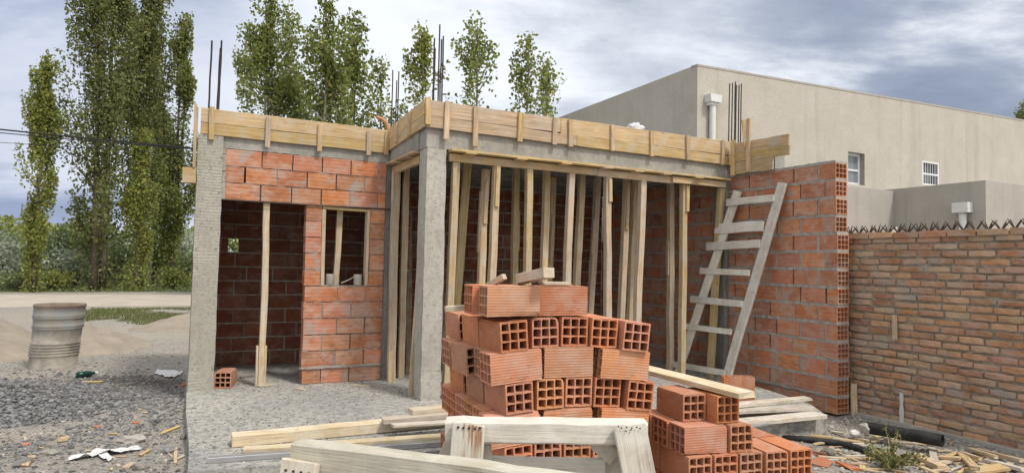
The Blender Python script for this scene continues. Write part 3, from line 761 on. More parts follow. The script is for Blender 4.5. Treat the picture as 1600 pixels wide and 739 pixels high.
ROWN = {7:'top layer',6:'second layer down',5:'third layer down',4:'fourth layer down',3:'fifth layer down',2:'sixth layer down',1:'seventh layer down',0:'bottom layer'}
def arch(u): return -.035*((u-.42)/.5)**2
def place(r, u, v, along, label, yaw=None):
    uc = u+(.165 if along=='u' else .09)
    z = zr[r] + arch(uc)*(1 if r > 1 else .5*r) + .0
    sl = math.atan(-.07*2*(uc-.42)/.5*(1 if r > 1 else .5*r)*.8)
    c = O + U*u + V*v; c.z = z - math.tan(sl)*0 
    yw = ru(-.02,.02) if yaw is None else yaw
    # keep the arched course: rotate about the pile's depth axis
    half = .165 if along == 'u' else .09
    c.z = z - math.sin(sl)*half
    return brick(c, along, label, yaw=yw, pitch=-sl)
for r in (0,2,4,6):
    us = [0,.214,.41,.60,.79] if r == 6 else ([.04,.245,.435,.622,.83] if r == 4 else [.045,.235,.425,.615,.80])
    vs_ = [0,.045,.055,.03,-.03] if r == 6 else ([0,.025,.035,.02,-.02] if r == 4 else [0,.02,.02,.01,0])
    for j in range(3):
        for i in range(5):
            if r < 6 and j > 0 and 0 < i < 4: continue
            u = us[i]-(.025*j if i == 0 else 0) ; v = vs_[i]+.345*j
            if j == 0: lab = f'end-on hollow brick, {ORD[i]} from left, {ROWN[r]}, big pile front'
            elif i == 0: lab = f'ribbed left-side brick of the big pile, {ROWN[r]}, {ORD[j]} from front'
            else: lab = f'inner brick of the big pile, {ROWN[r]}, {ORD[i]} from left, {ORD[j]} from front'
            yw = (.06, .03,-.02,-.05,-.08)[i] if j == 0 else .02
            place(r, u, v, 'v', lab, yw+ru(-.015,.015))
for r in (1,3,5):
    for i in range(3):
        lab = f'ribbed lengthwise brick, {ORD[i]} from left, {ROWN[r]}, big pile front'
        place(r, -.055+.345*i+(.02 if i == 2 else 0), (.0,.03,-.005)[i], 'u', lab, (.04,0,-.05)[i])
    js = (1,2,3,4,5) if r != 5 else (1,)
    for j in js:
        place(r, -.030-.002*j+ru(-.006,.006), .186*j, 'u', f'brick end facing left, big pile, {ROWN[r]}, {ORD[j]} from front', .03)
        if j > 1: place(r, .62, .186*j, 'u', f'right-hand brick of the big pile, {ROWN[r]}, {ORD[j]} from front', 0)
    if r == 5:
        place(r, -.085, .38, 'v', 'ribbed left-side brick behind two hollow ends, third layer down, big pile', .02)
        place(r, -.10, .73, 'u', 'rearmost hollow end on the left of the big pile, third layer down', .03)
        for j in (1,3): place(r, .62, .2*j, 'u', f'right-hand brick of the big pile, {ROWN[r]}, {ORD[j]} from front', 0)
c = O+U*-.085+V*.02; c.z = zr[7]+.006
brick(c, 'u', 'left ribbed brick on the very top of the big pile, hollow end to the left', -.03)
c = O+U*-.115+V*.215; c.z = zr[7]+.004
brick(c, 'u', 'brick behind the left top one on the big pile, only its hollow end showing', -.02)
c = O+U*.265+V*.075; c.z = zr[7]+.006
brick(c, 'u', 'right ribbed brick on the very top of the big pile', -.02)
# the second, lower pile
A = R(8); U = Vector((math.cos(A),-math.sin(A),0)); V = Vector((math.sin(A),math.cos(A),0))
O2 = Vector((1.596,3.245,0)); z2 = [-.1+.1822*i for i in range(5)]
def place2(r, u, v, along, label, yaw=0.0, roll=0.0):
    c = O2+U*u+V*v; c.z = z2[r]; return brick(c, along, label, yaw+ru(-.02,.02))
for i in range(5):
    for j in range(2):
        w = f'{ORD[i]} from left' if j == 0 else f'behind the {ORD[i]} from left'
        place2(1, 1.335+.192*i+(.01 if i > 2 else 0), .15-.01*i+.345*j, 'v', f'end-on hollow brick, {w}, low front row of the small pile')
        place2(0, 1.345+.192*i, .155+.345*j, 'v', f'ground layer brick, {w}, under the front row of the small pile')
place2(2, 1.324, .180, 'u', 'long ribbed brick at the front of the small pile, hollow end to the left')
place2(2, 1.31, .368, 'u', 'brick behind the long ribbed one on the small pile, hollow end to the left')
place2(2, 1.295, .556, 'u', 'third hollow end from the front on the left of the small pile')
place2(2, 1.662, .158, 'v', 'end-on brick right of the long ribbed one on the small pile')
place2(3, 1.400, .315, 'v', 'top left brick of the small pile, ribbed left side and hollow end, under the plank')
place2(3, 1.598, .215, 'v', 'top right brick of the small pile, directly under the end of the plank', .03)
half = hollow_mesh(L=.085, w=.18, h=.12, ribs=6, nx=3, nz=2, seed=77, chip=.004)
c = O2+U*1.86+V*.41; c.z = z2[2]+.002
tag(link('half_brick', half, None, None, Matrix.Translation(c) @ Matrix.Rotation(-A+.25,4,'Z') @ Matrix.Rotation(-math.pi/2,4,'Y') @ Matrix.Translation((0,0,-.06))),'broken half brick lying with its holes up on the small pile','half brick')
for k in range(2):
    c = onZ((1143,1163)[k],588,.333); 
    o = link('hollow_brick', HB[k], None, None, Matrix.Translation((c.x, c.y, .003)) @ Matrix.Rotation(-.62,4,'Z') @ Matrix.Rotation(-math.pi/2,4,'Y') @ Matrix.Translation((0,0,-.09)))
    tag(o, ('left','right')[k]+' one of two bricks standing on end below the ladder', 'brick', BG)
o = link('hollow_brick', HB[3], None, None, Matrix.Translation((.44,8.05,.004)) @ Matrix.Rotation(math.pi/2-.25,4,'Z')); tag(o,'lone brick on the floor just inside the left doorway, hollow end out','brick',BG)

# timber lying on and around the piles
def at_pile(u, v, z): q = Vector((O.x,O.y,0))+Vector((math.cos(R(6)),-math.sin(R(6)),0))*u+Vector((math.sin(R(6)),math.cos(R(6)),0))*v; q.z = z; return q
ZT = zr[7]+.189
a = atd(826,444,4.05); b = atd(861,423,3.72)
plankthing('timber_offcut', at_pile(.22,.26,ZT+.035), atd(858,426,3.78), .075,.06,M_PALE,'thick pale timber offcut jutting up from the top of the big pile','timber')
plankthing('timber_offcut', at_pile(.02,.34,ZT-.02), atd(788,432,4.0), .04,.035,M_PALE,'short thin stick poking up behind the top left brick','stick')
plankthing('timber_offcut', at_pile(.33,.18,ZT+.012), at_pile(.50,.16,ZT+.012), .10,.02,M_GREYW,'flat broken board piece lying on the top right brick','wood scrap',ragged=.02)
plankthing('timber_offcut', at_pile(-.22,.45,zr[7]+.022), at_pile(.12,.42,zr[7]+.045), .05,.035,M_PALE,'short pale stick lying on the left of the pile behind the top bricks','stick')
zp = z2[4]+.022
a = onZ(992,573,zp+.03); b = onZ(1168,617,zp)
plankthing('plank', a, b, .17,.035,M_PALE,'long pale plank lying across the small pile below the ladder','plank',ragged=.018)
a = onZ(1112,623,z2[4]); b = onZ(1178,617,z2[4]); 
plankthing('timber_offcut', onZ(1113,624,z2[4]+.0)+Vector((0,0,.0)), onZ(1150,632,z2[4]-.0)+Vector((0,0,.0)), .05,.012,M_PALE,'thin spacer stick under the long plank on the small pile','stick') if False else None
# boards stacked on the slab edge at right
bg = 'weathered boards stacked on the slab edge below the brick wall'
def board_z(pl, pr, z, w, t, lab, mat=M_GREYW, ext=1.0, **k):
    a = onZ(*pl, z); b = onZ(*pr, z); d = (b-a).normalized()
    return plankthing('board', a-d*ext, b, w, t, mat, lab, 'board', bg, **k)
board_z((1165,659),(1281,648),.024,.17,.04,'lowest and longest board of the stack below the brick wall',M_GREYW,1.2,ragged=.01)
board_z((1165,641),(1266,636),.068,.16,.03,'thin middle board of the stack below the brick wall',M_GREYW,1.1,ragged=.02)
board_z((1165,631),(1262,622),.107,.15,.035,'topmost board with a pointed end in the stack below the brick wall',M_GREYW,1.1,taper=.35,ragged=.03)
board_z((1165,667),(1195,661),.012,.08,.022,'short grey board end under the stack beside the small pile',M_GALV,.6)
# timber on the slab at left
bl = 'timbers lying on the concrete slab in front of the left bay'
def lt(pl, pr, z, w, t, lab, mat, **k):
    a = onZ(*pl, z); b = onZ(*pr, z); d = (b-a).normalized(); plankthing('plank', a, b+d*.5, w, t, mat, lab, 'plank', bl, **k)
lt((362,687),(690,656),.045,.15,.085,'thick pale beam, longest of the timbers on the slab',M_PALE)
lt((380,704),(690,683),.030,.10,.045,'narrow pale board in front of the thick beam on the slab',M_PALE)
lt((325,718),(690,692),.022,.06,.04,'grey metal-looking bar nearest the slab edge',M_GALV)
lt((598,657),(700,648),.115,.11,.045,'rounded short board lying on top of the thick beam',M_PALE,ragged=.012)
lt((614,665),(700,659),.098,.10,.02,'thin board sandwiched between the thick beam and the rounded one',M_GREYW,ragged=.015)
lt((641,643),(700,637),.158,.12,.045,'uppermost short board of the timbers, near the corner column',M_PALE)

# ------------------------------------------------------------------ ladder
LT = thing('ladder', (6.3,6.5,0), 'tall homemade wooden ladder splashed with cement leaning on the right brick wall', 'ladder')
XW = 6.70
r0 = Vector((6.24,6.16,.0)); r1 = onX(1223,284,XW)
l0 = onZ(1055,585,.0); l0 = Vector((6.24,6.86,0)); l1 = onX(1152,300,XW)
def ladder():
    global l0, r0
    pr = (onZ(1133,599,0), onX(1223,286,XW)); pl = (onX(1060,580,6.28), onX(1153,299,XW))
    plank('rail', Vector((pr[0].x, pr[0].y, 0)), pr[1], .12,.045,M_LADDER,LT,up=(-1,0,.1),jit=.003)
    dl = (pl[1]-pl[0]).normalized(); s = (0-pl[0].z)/dl.z
    plank('rail', pl[0]+dl*s, pl[1], .12,.045,M_LADDER,LT,up=(-1,0,.1),jit=.003)
    for (yl, xl, yr, xr, wd) in ((318,1139,310,1213,.10),(358.5,1121,354,1196,.145),(386,1107,382,1190,.115),(424,1097,427,1174,.085),(468,1082,476,1163,.095),(509,1066,519,1146,.08),(569,1055,583,1135,.085)):
        # rung centre sits on the plane through both rails, pushed a little toward the camera
        def on_plane(x, y):
            n = (pr[1]-pr[0]).cross(pl[1]-pl[0]+(pl[0]-pr[0])*0); n = (pr[1]-pr[0]).cross(pl[1]-pr[1]).normalized()
            v = ray(x, y); tt = (pr[0]-EYE).dot(n)/v.dot(n); q = EYE+v*tt
            sgn = 1 if n.dot(v) < 0 else -1
            return q + n*sgn*.036
        plank('rung', on_plane(xl,yl), on_plane(xr,yr), wd, .026, M_LADDER, LT, up=(-1,0,.15), jit=.003, ragged=.008, taper=.1)
ladder()

# ------------------------------------------------------------------ trestles
TG = 'whitened wooden trestles in the foreground'
def trestle1():
    t = 2.38
    a = atd(697,670.5,t); b = atd(1009,674,t)
    T = thing('sawhorse', (a.x,a.y,-.11), 'weathered white wooden sawhorse with rusty nail stains in front of the bricks', 'sawhorse', TG)
    fw = Vector((ray(800,415).x, ray(800,415).y, 0)).normalized()
    plank('top_rail', a, b, .085,.082,M_WHITEW,T,jit=.002,ch=.008,n=12)
    # splayed legs: front pair and rear pair
    def leg(xt, yt, xb, yb, tt, tb, w, name='leg', mat=None):
        p1 = atd(xt,yt,tt); p0 = atd(xb,yb,tb); d = p0-p1; k = (p1.z+.11)/(p1.z-p0.z); p0 = p1+d*k
        plank(name, p0, p1, w, .03, mat or M_WHITEW, T, up=-fw, jit=.002, ragged=.006)
    leg(733,662,727,739,t-.062,t-.082,.118,mat=M_RUSTW); leg(984,664,998,739,t-.062,t-.085,.118)
    leg(727,676,696,739,t+.06,t+.16,.11); leg(988,676,948,739,t+.06,t+.10,.12)
    p = atd(716,690,t+.075); 
    plank('brace', atd(763,731.5,t+.03), atd(945,735,t+.03), .03,.09,M_WHITEW,T)
    # gusset blocks either side under the rail
    plank('gusset', atd(757,672+22,t+.02), atd(764,760,t-.01), .05,.03,M_WHITEW,T,up=-fw)
    plank('gusset', atd(953,694,t+.03), atd(938,712,t+.03), .09,.03,M_WHITEW,T,up=-fw)
    for (lx, ly, tt) in ((716,667,0),(724,668,0),(733,668,0),(742,669,0),(750,668,0)):
        q = atd(lx,ly,t-.081); vs, fs = tube([q, q-fw*.003], .0045, 8); pyobj('nail_head', vs, fs, M_REBAR, T)
    for (lx, ly) in ((966,666),(971,668),(979,667),(978,673),(987,668),(986,671),(995,667),(1000,669)):
        q = atd(lx,ly,t-.082); vs, fs = tube([q, q-fw*.002], .003, 6); pyobj('nail_head', vs, fs, M_REBAR, T)
trestle1()
def trestle2():
    a = atd(464,708,2.03); b = atd(1010,782,1.66)
    a.z += .0
    T = thing('sawhorse', (a.x,a.y,-.11), 'second whitened sawhorse cut off at the bottom of the picture, rail end at left', 'sawhorse', TG)
    plank('top_rail', a, b, .062,.085,M_WHITEW,T,jit=.002,ch=.006,n=12)
    fw = Vector((ray(800,415).x, ray(800,415).y, 0)).normalized()
    d = (b-a).normalized(); nr = d.cross(Vector((0,0,1))); nr = nr if nr.dot(fw) < 0 else -nr; nr.z = 0
    p1 = a+d*.02+nr*.052+Vector((0,0,-.005)) + d*.04
    for s, off in ((0.0,1),(.80,1),(0.0,-1),(.80,-1)):
        q = a+d*(.055+s)+nr*(.05*off)+Vector((0,0,-.004 if off > 0 else -.02)); e = q+nr*(.14*off)+d*(-.03 if s == 0 else .03); e.z = -.11
        plank('leg', e, q, .125,.03,M_WHITEW if off < 0 else M_GREYW,T,up=nr*off,jit=.002,ragged=.005)
    for k in range(4):
        q = a+d*(.015+.028*k)+nr*.068+Vector((0,0,-.03)); vs, fs = tube([q, q+nr*.004], .004, 8); pyobj('nail_head', vs, fs, M_REBAR, T)
trestle2()

# ------------------------------------------------------------------ boundary wall and its spikes
BW = thing('boundary_wall', (7.1,4,-.3), 'old solid brick boundary wall with dark metal spikes along its top', 'wall')
def boundary():
    bm = bmesh.new(); rs = random.Random(4); p = .0795; X0 = 7.1
    box(bm, X0+.016, X0+.22, 1.3, 11.5, -.36, 1.86, 1)
    r = 0; z = -.34
    while z < 1.84:
        y = 1.3 - (.13 if r % 2 else 0) + rs.uniform(-.02,.02)
        last = z + p > 1.84
        while y < 11.5:
            L = rs.uniform(.215,.255) if y < 6 else .25
            d = rs.uniform(-.010,.010); dz = rs.uniform(-.004,.004); h = p-rs.uniform(.013,.026)
            vs = []
            n = 5
            ring = []
            for i in range(n+1):
                yy = y+L*i/n
                e = .004 if i in (0,n) else 0
                ring.append([bm.verts.new((X0+d+xx+rs.uniform(-.002,.002)+e*(1 if xx < .05 else 0), yy+rs.uniform(-.003,.003), z+dz+zz+rs.uniform(-.003,.003)-e*(1 if zz > .02 else -1))) for xx, zz in ((.004,0),(0,h*.2),(0,h*.8),(.004,h),(.1,h),(.1,0))])
            for i in range(n):
                for k in range(6): bm.faces.new((ring[i][k],ring[i][(k+1)%6],ring[i+1][(k+1)%6],ring[i+1][k]))
            bm.faces.new(ring[0]); bm.faces.new(ring[n][::-1])
            y += L+rs.uniform(.012,.026)
        z += p*rs.uniform(.985,1.015); r += 1
    return bmobj('brickwork', bm, [M_BOUND, M_MORTB], BW)
boundary()
bm = bmesh.new(); rs = random.Random(8); y = 1.35
while y < 11.4:
    L = .27; box(bm, 7.075+rs.uniform(-.006,.006), 7.34, y, y+L, 1.866, 1.93+rs.uniform(-.004,.004), 0, .004); y += L+.016
box(bm, 7.095, 7.33, 1.35, 11.4, 1.858, 1.908, 1)
bmobj('coping', bm, [M_BOUND, M_MORTB], BW)
parts = []; y = 1.5
while y < 8.2:
    for sgn in (-1, 1):
        for dx in (-.035,.035):
            c = Vector((7.17, y+ru(-.008,.008), 1.918)); tip = c+Vector((dx+ru(-.012,.012), sgn*.062+ru(-.01,.01), .105+ru(-.012,.012)))
            parts.append(tube([c, c.lerp(tip,.55), tip], [.010,.0085,.002], 5))
    y += .115
V_, F2 = merge(parts); pyobj('spike_strip', V_, F2, M_SPIKE, BW)
a, b = onX(1408.5,613,7.092), onX(1409,664,7.092)
bm = bmesh.new(); prev=None
for i in range(9):
    s=i/8; q=a.lerp(b,s); w=.022*(.7+.5*rnd())
    vs=[bm.verts.new((7.088+dx,q.y+dy,q.z)) for dx,dy in ((0,-w),(0,w),(.006,w),(.006,-w))]
    if prev:
        for k in range(4): bm.faces.new((prev[k],prev[(k+1)%4],vs[(k+1)%4],vs[k]))
    if i in (0,8): bm.faces.new(vs)
    prev=vs
bmobj('paint_streak', bm, M_PAINT, BW)
bm=bmesh.new(); box(bm,7.02,7.12,1.3,5.6,-.36,-.16,0,.01); bmobj('footing', bm, M_CONC, BW)
plankthing('stake', (7.03,4.93,-.24),(7.035,4.935,.17),.07,.03,M_PROP,'short upright stake standing at the foot of the brick wall end','stake',up=(-.5,-1,0))
q = onX(1398,492,7.075); q2 = onX(1398,531,7.075)
plankthing('wood_strip', q2, q, .05,.02,M_FORM,'small upright wood strip fixed to the boundary wall','wood strip',up=(-1,0,0))

# ------------------------------------------------------------------ neighbouring house
def neighbour():
    yb = 13.534; xl = 12.595; zt = 7.17
    N = thing('neighbour_house', (xl,yb,0), 'large plain beige stuccoed house with flat roof rising behind the brick wall', 'house')
    w1 = (onY(1327,237,yb), onY(1351,290,yb)); w2 = (onY(1441,251,yb), onY(1467,292,yb))
    w1 = (w1[0].x, w1[1].x, w1[1].z, w1[0].z); w2 = (w2[0].x, w2[1].x, w2[1].z, w2[0].z)
    w1 = (w1[0]-.06, w1[1], w1[2], w1[3])
    bm = bmesh.new(); xr = 42; ht = lambda x: zt + (x-xl)*.055*0 + .0
    # front wall as a grid with two openings
    xsn = sorted([xl, w1[0], w1[1], w2[0], w2[1], xr]); zsn = sorted(set([-.3, w1[2], w2[2], w1[3], w2[3], zt+.3]))
    zsn = [-.3, min(w1[2],w2[2])] 
    def cell(x0,x1,z0,z1):
        vs=[bm.verts.new(p) for p in ((x0,yb,z0),(x1,yb,z0),(x1,yb,z1),(x0,yb,z1))]; bm.faces.new(vs)
    def colm(x0,x1,op=None):
        ta, tb = zt+(x0-xl)*.030, zt+(x1-xl)*.030
        if op is None:
            vs=[bm.verts.new(p) for p in ((x0,yb,-.3),(x1,yb,-.3),(x1,yb,tb),(x0,yb,ta))]; bm.faces.new(vs)
        else:
            cell(x0,x1,-.3,op[2])
            vs=[bm.verts.new(p) for p in ((x0,yb,op[3]),(x1,yb,op[3]),(x1,yb,tb),(x0,yb,ta))]; bm.faces.new(vs)
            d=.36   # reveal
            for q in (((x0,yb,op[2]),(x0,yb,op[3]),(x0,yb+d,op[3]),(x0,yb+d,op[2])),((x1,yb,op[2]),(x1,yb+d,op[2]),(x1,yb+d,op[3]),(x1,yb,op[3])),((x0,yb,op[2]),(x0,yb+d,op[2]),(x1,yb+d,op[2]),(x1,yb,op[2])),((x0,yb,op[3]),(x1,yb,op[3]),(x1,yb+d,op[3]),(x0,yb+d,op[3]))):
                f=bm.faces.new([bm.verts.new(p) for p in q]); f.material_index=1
    colm(xl,w1[0]); colm(w1[0],w1[1],w1); colm(w1[1],w2[0]); colm(w2[0],w2[1],w2); colm(w2[1],xr)
    yf = 34; tr = zt+(xr-xl)*.03
    for q in (((xl,yb,-.3),(xl,yb,zt),(xl,yf,zt-.1),(xl,yf,-.3)),((xl,yb,zt),(xr,yb,tr),(xr,yf,tr),(xl,yf,zt-.1)),((xr,yb,-.3),(xr,yf,-.3),(xr,yf,tr),(xr,yb,tr))):
        bm.faces.new([bm.verts.new(p) for p in q])
    bmesh.ops.remove_doubles(bm, verts=bm.verts, dist=.001)
    bmobj('wall', bm, [M_STUCCO, M_REVEAL], N)
    cap = bmesh.new(); n = 40
    for i in range(n):
        xa = xl-.012+(xr-xl+.012)*i/n; xb = xl-.012+(xr-xl+.012)*(i+1)/n
        za = zt+(xa-xl)*.03; zb_ = zt+(xb-xl)*.03
        vs = [cap.verts.new((x, y, z)) for x, z in ((xa,za),(xb,zb_)) for y in (yb-.012, yb+.25) for z in (z-.05+ru(-.004,.004), z+.012+ru(-.006,.006))]
        for q in ((0,1,3,2),(4,6,7,5),(0,4,5,1),(2,3,7,6),(0,2,6,4),(1,5,7,3)): cap.faces.new([vs[k] for k in q])
    bmobj('parapet_cap', cap, M_STUCCOG, N)
    for w, bars in ((w1,0),(w2,1)):
        x0,x1,z0,z1 = w; yq = yb+(.16 if not bars else -.004)
        bm=bmesh.new(); f=.085 if not bars else .06
        box(bm,x0,x1,yq,yq+.05,z0,z0+f); box(bm,x0,x1,yq,yq+.05,z1-f,z1); box(bm,x0,x0+f,yq+.002,yq+.048,z0+f,z1-f); box(bm,x1-f,x1,yq+.002,yq+.048,z0+f,z1-f)
        zm = z0+(z1-z0)*.47; box(bm,x0+f,x1-f,yq+.002,yq+.048,zm-.03,zm+.03)
        fr=bmobj('window', bm, M_ALU, N)
        bm=bmesh.new(); box(bm,x0+.02,x1-.02,yb+.20,yb+.21,z0+.02,z1-.02); bmobj('pane', bm, M_GLASS, fr)
        if bars:
            bm=bmesh.new()
            for i in range(1,6): xx=x0+f+(x1-x0-2*f)*i/6; box(bm,xx-.007,xx+.007,yq+.01,yq+.034,z0+f,z1-f)
            bmobj('grille', bm, M_ALU, fr)
    # lower annex
    a = onY(1374,297,yb); nr = onX(1540,283,a.x); za = 4.2
    bm=bmesh.new()
    box(bm,a.x,xr-4,nr.y,yb-.004,-.3,za); box(bm,a.x-3.2,a.x-.004,yb-.5,yb-.006,-.3,za-.07)
    bmobj('annex', bm, M_STUCCOG, N)
    # rain heads with downpipes
    def rainhead(px0,px1,py0,py1,pyb,Yq):
        p0=onY(px0,py0,Yq); p1=onY(px1,py1,Yq); pb=onY(px0+4,pyb,Yq)
        bm=bmesh.new(); w=p1.x-p0.x; xc=(p0.x+p1.x)/2
        box(bm,p0.x,p1.x,Yq-.26,Yq,p1.z,p0.z)
        for v in bm.verts:
            if v.co.z < (p0.z+p1.z)/2: v.co.x = xc+(v.co.x-xc)*.86
        box(bm,xc-w*.36,xc+w*.36,Yq-.2,Yq-.004,p1.z-.08,p1.z-.003)
        dp=bmobj('downpipe', bm, M_PVC, N)
        vs,fs=tube([Vector((xc,Yq-.11,p1.z-.06)),Vector((xc,Yq-.11,.0))],.085,14); pyobj('pipe',vs,fs,M_PVC,dp)
    rainhead(1100,1118,149,164,215,yb)
    # on the annex side wall
    q0=onX(1495,318,a.x-.01); q1=onX(1520,332,a.x-.01)
    bm=bmesh.new(); box(bm,a.x-.28,a.x-.002,min(q0.y,q1.y),max(q0.y,q1.y),q1.z,q0.z); box(bm,a.x-.2,a.x-.004,min(q0.y,q1.y)+.15,max(q0.y,q1.y)-.15,q1.z-.08,q1.z-.004)
    dp=bmobj('downpipe', bm, M_PVC, N)
    vs,fs=tube([Vector((a.x-.12,(q0.y+q1.y)/2,q1.z-.06)),Vector((a.x-.12,(q0.y+q1.y)/2,0))],.1,14); pyobj('pipe',vs,fs,M_PVC,dp)
neighbour()
q = onX(1395,358,9.0)
vs, fs = tube([Vector((q.x,q.y,0)),Vector((q.x,q.y,q.z-.06)),Vector((q.x,q.y,q.z-.055)),Vector((q.x,q.y,q.z+.03))],[.035,.035,.055,.055],12); tag(pyobj('vent_pipe',vs,fs,M_PVC),'white capped vent pipe peeping over the boundary wall','vent pipe')

# ------------------------------------------------------------------ things on the roof
def blob(name, loc, sx, sy, sz, mat, label, cat, group=None, seed=0, sub=3, amp=.22, freq=1.6, rz=0.0, parent=None):
    bm = bmesh.new(); bmesh.ops.create_icosphere(bm, subdivisions=sub, radius=1)
    for v in bm.verts:
        n = v.co.normalized(); k = 1+amp*noise.noise(n*freq+Vector((seed*3.7,seed,1)))+amp*.5*noise.noise(n*freq*2.7+Vector((seed,5,seed)))
        v.co = Vector((n.x*sx*k, n.y*sy*k, n.z*sz*k))
    o = bmobj(name, bm, mat, parent, Matrix.Translation(loc) @ Matrix.Rotation(rz,4,'Z'), smooth=sub>2)
    if label: tag(o, label, cat, group)
    return o
q = onY(992,201,8.0)
blob('sack',(q.x,8.0,q.z-.02),.14,.1,.10,M_BAG,'crumpled white sack lying on the roof behind the long formwork','sack',seed=3,amp=.5,freq=2.4)
pts=[onY(607,205,8.1)+Vector((0,0,-.2)),onY(607,203,8.1),onY(604,193,8.1),onY(597,186,8.1),onY(588,183,8.1)]
vs,fs=tube(pts,.022,10); tag(pyobj('conduit',vs,fs,M_ORPIPE,smooth=True),'bent orange conduit rising from the roof near the inner corner','conduit')

# overhead cables
def cable(p0, p1, r, lab, sag=.25):
    pts=[p0.lerp(p1,i/24)-Vector((0,0,sag*4*(i/24)*(1-i/24))) for i in range(25)]
    vs,fs=tube(pts,r,6); tag(pyobj('overhead_cable',vs,fs,M_CABLE),lab,'cable','overhead cables behind the house')
e0=atd(0,205.0,15); e1=atd(306,232,14.2); d=(e1-e0)
cable(e0-d*1.5+Vector((0,0,.25)), e1+d*.35, .020,'upper thick black cable crossing the sky behind the left poplars',.08)
e0=atd(0,208.8,15.5); e1=atd(300,232,14.5); d=(e1-e0)
cable(e0-d*1.5+Vector((0,0,.25)), e1+d*.3, .013,'thin black cable running just under the thick one',.1)
e0=atd(0,221,16); e1=atd(90,227,15.6); d=(e1-e0)
cable(e0-d*5, e1+d*3.2, .007,'faint lowest cable at the left edge of the sky',.03)

# ------------------------------------------------------------------ vegetation
def leafquads(cents, size, rs, flat=.0, droop=0.0):
    vs=[]; fs=[]
    for c in cents:
        n=Vector((rs.gauss(0,1),rs.gauss(0,1),rs.gauss(0,1)+flat)).normalized()
        a=n.orthogonal().normalized(); b=n.cross(a); th=rs.uniform(0,6.28); a,b=a*math.cos(th)+b*math.sin(th),b*math.cos(th)-a*math.sin(th)
        s=size*rs.uniform(.65,1.3); o=len(vs)
        vs+=[tuple(c+a*s*.55),tuple(c+b*s*.36+n*s*.08),tuple(c-a*s*.5),tuple(c-b*s*.36+n*s*.08)]
        fs.append((o,o+1,o+2,o+3))
    return vs,fs
def poplar(base, height, rad, nb_, leaf, lsize, nleaf, label, mat_bark=M_BARK, seed=0, low=.06, spread=.16, stems=1, lean=(0,0), top_gap=0.0, group='tall poplars beyond the dirt road', fluff=.30, cat='tree', name='poplar_tree', skirt=0, full=1.8, blen=.2):
    rs=random.Random(seed); T=thing(name, base, label, cat, group); base=Vector(base)
    tp=[]; cents=[]
    def stem(off, h, lx, ly):
        return [base+Vector((off[0]+lx*s*h+rs.uniform(-.05,.05)*s, off[1]+ly*s*h+rs.uniform(-.05,.05)*s, h*s-.05*(s==0))) for s in [i/9 for i in range(10)]]
    axes=[]
    for k in range(stems):
        off=(0,0) if k==0 else (rs.uniform(-.3,.3),rs.uniform(-.3,.3)); h=height*(1 if k==0 else rs.uniform(.72,.92))
        st=stem(off,h,lean[0]+(0 if k==0 else rs.uniform(-.05,.05)),lean[1]); axes.append((st,h))
        r0=.008*height; tp.append(tube(st,[r0*(1-.9*i/9)+.01 for i in range(10)],8))
    for k in range(nb_):
        st,h=axes[k%stems]; s=low+(1-low-.06)*(rs.random()**.85); p=st[min(8,int(s*9))].lerp(st[min(9,int(s*9)+1)],s*9-int(s*9))
        az=rs.uniform(0,6.28); env=(1-s**full)**.75*(.55+.45*ss(0,.3,s))
        Lb=(height*blen)*(1.15-.75*s)*rs.uniform(.5,1.3); out=rad*env*rs.choice((rs.uniform(.15,.7),rs.uniform(.6,1.25)))
        q=p+Vector((math.cos(az)*out,math.sin(az)*out,Lb)); mid=p.lerp(q,.5)+Vector((math.cos(az)*out*.22,math.sin(az)*out*.22,-Lb*.08))
        tp.append(tube([p,mid,q],[.018+.010*(1-s)*height*.25,.016,.005],5,cap=False))
        m=int(nleaf/nb_*rs.uniform(.35,1.65))
        for _ in range(m):
            u=rs.uniform(.12,1.08)**.8; c=(p.lerp(mid,u*2) if u<.5 else mid.lerp(q,(u-.5)*2))
            g=fluff*(1.1-.45*u)
            gg=lambda k: max(-1.5,min(1.5,rs.gauss(0,1)))*k
            cents.append(c+Vector((gg(g),gg(g),gg(g*1.5))))
    for st,h in axes:
        for _ in range(int(nleaf*.05)):
            s=rs.uniform(.86,1.01); p=st[min(8,int(s*9))].lerp(st[9],max(0,s*9-8)); cents.append(p+Vector((rs.gauss(0,fluff*.5),rs.gauss(0,fluff*.5),rs.gauss(0,fluff))))
    for _ in range(skirt):
        a=rs.uniform(0,6.28); rr=rs.uniform(.1,1)*rad*.8; cents.append(base+Vector((math.cos(a)*rr,math.sin(a)*rr,abs(rs.gauss(0,.7)))))
    vs,fs=merge(tp); pyobj('trunk',vs,fs,mat_bark,T,smooth=True)
    vs,fs=leafquads(cents,lsize,rs); pyobj('crown',vs,fs,leaf,T)
    return T
def gnd(px, Y, z=-.1): p=onY(px,450,Y); return (p.x,Y,z)
poplar(gnd(53,33),9.8,.85,34,L_YEL,.125,13000,'short yellow-green poplar, leftmost by the road',seed=1,low=.02,fluff=.19,skirt=250,full=2.6)
poplar(gnd(160,34),17.0,2.1,54,L_DARK,.14,24000,'tallest dense dark poplar, second from the left edge',seed=2,low=.02,stems=2,lean=(-.008,0),fluff=.30,skirt=350,full=2.0,blen=.22)
poplar(gnd(213,35.5),17.5,1.75,50,L_DARK,.14,22000,'tall dark poplar pressed close right of the tallest one',seed=6,low=.03,stems=2,lean=(.014,0),fluff=.30,skirt=250,full=2.2,blen=.22)
poplar(gnd(212,33.6),7.2,1.0,30,L_YEL,.125,6000,'low golden-green poplar at the foot of the tall dark pair',seed=14,low=.03,fluff=.2,skirt=500)
poplar(gnd(268,37),13.2,1.3,40,L_POP,.14,14000,'mid green poplar close to the left column of the house',seed=4,low=.04,stems=2,fluff=.23,skirt=200,full=2.2)
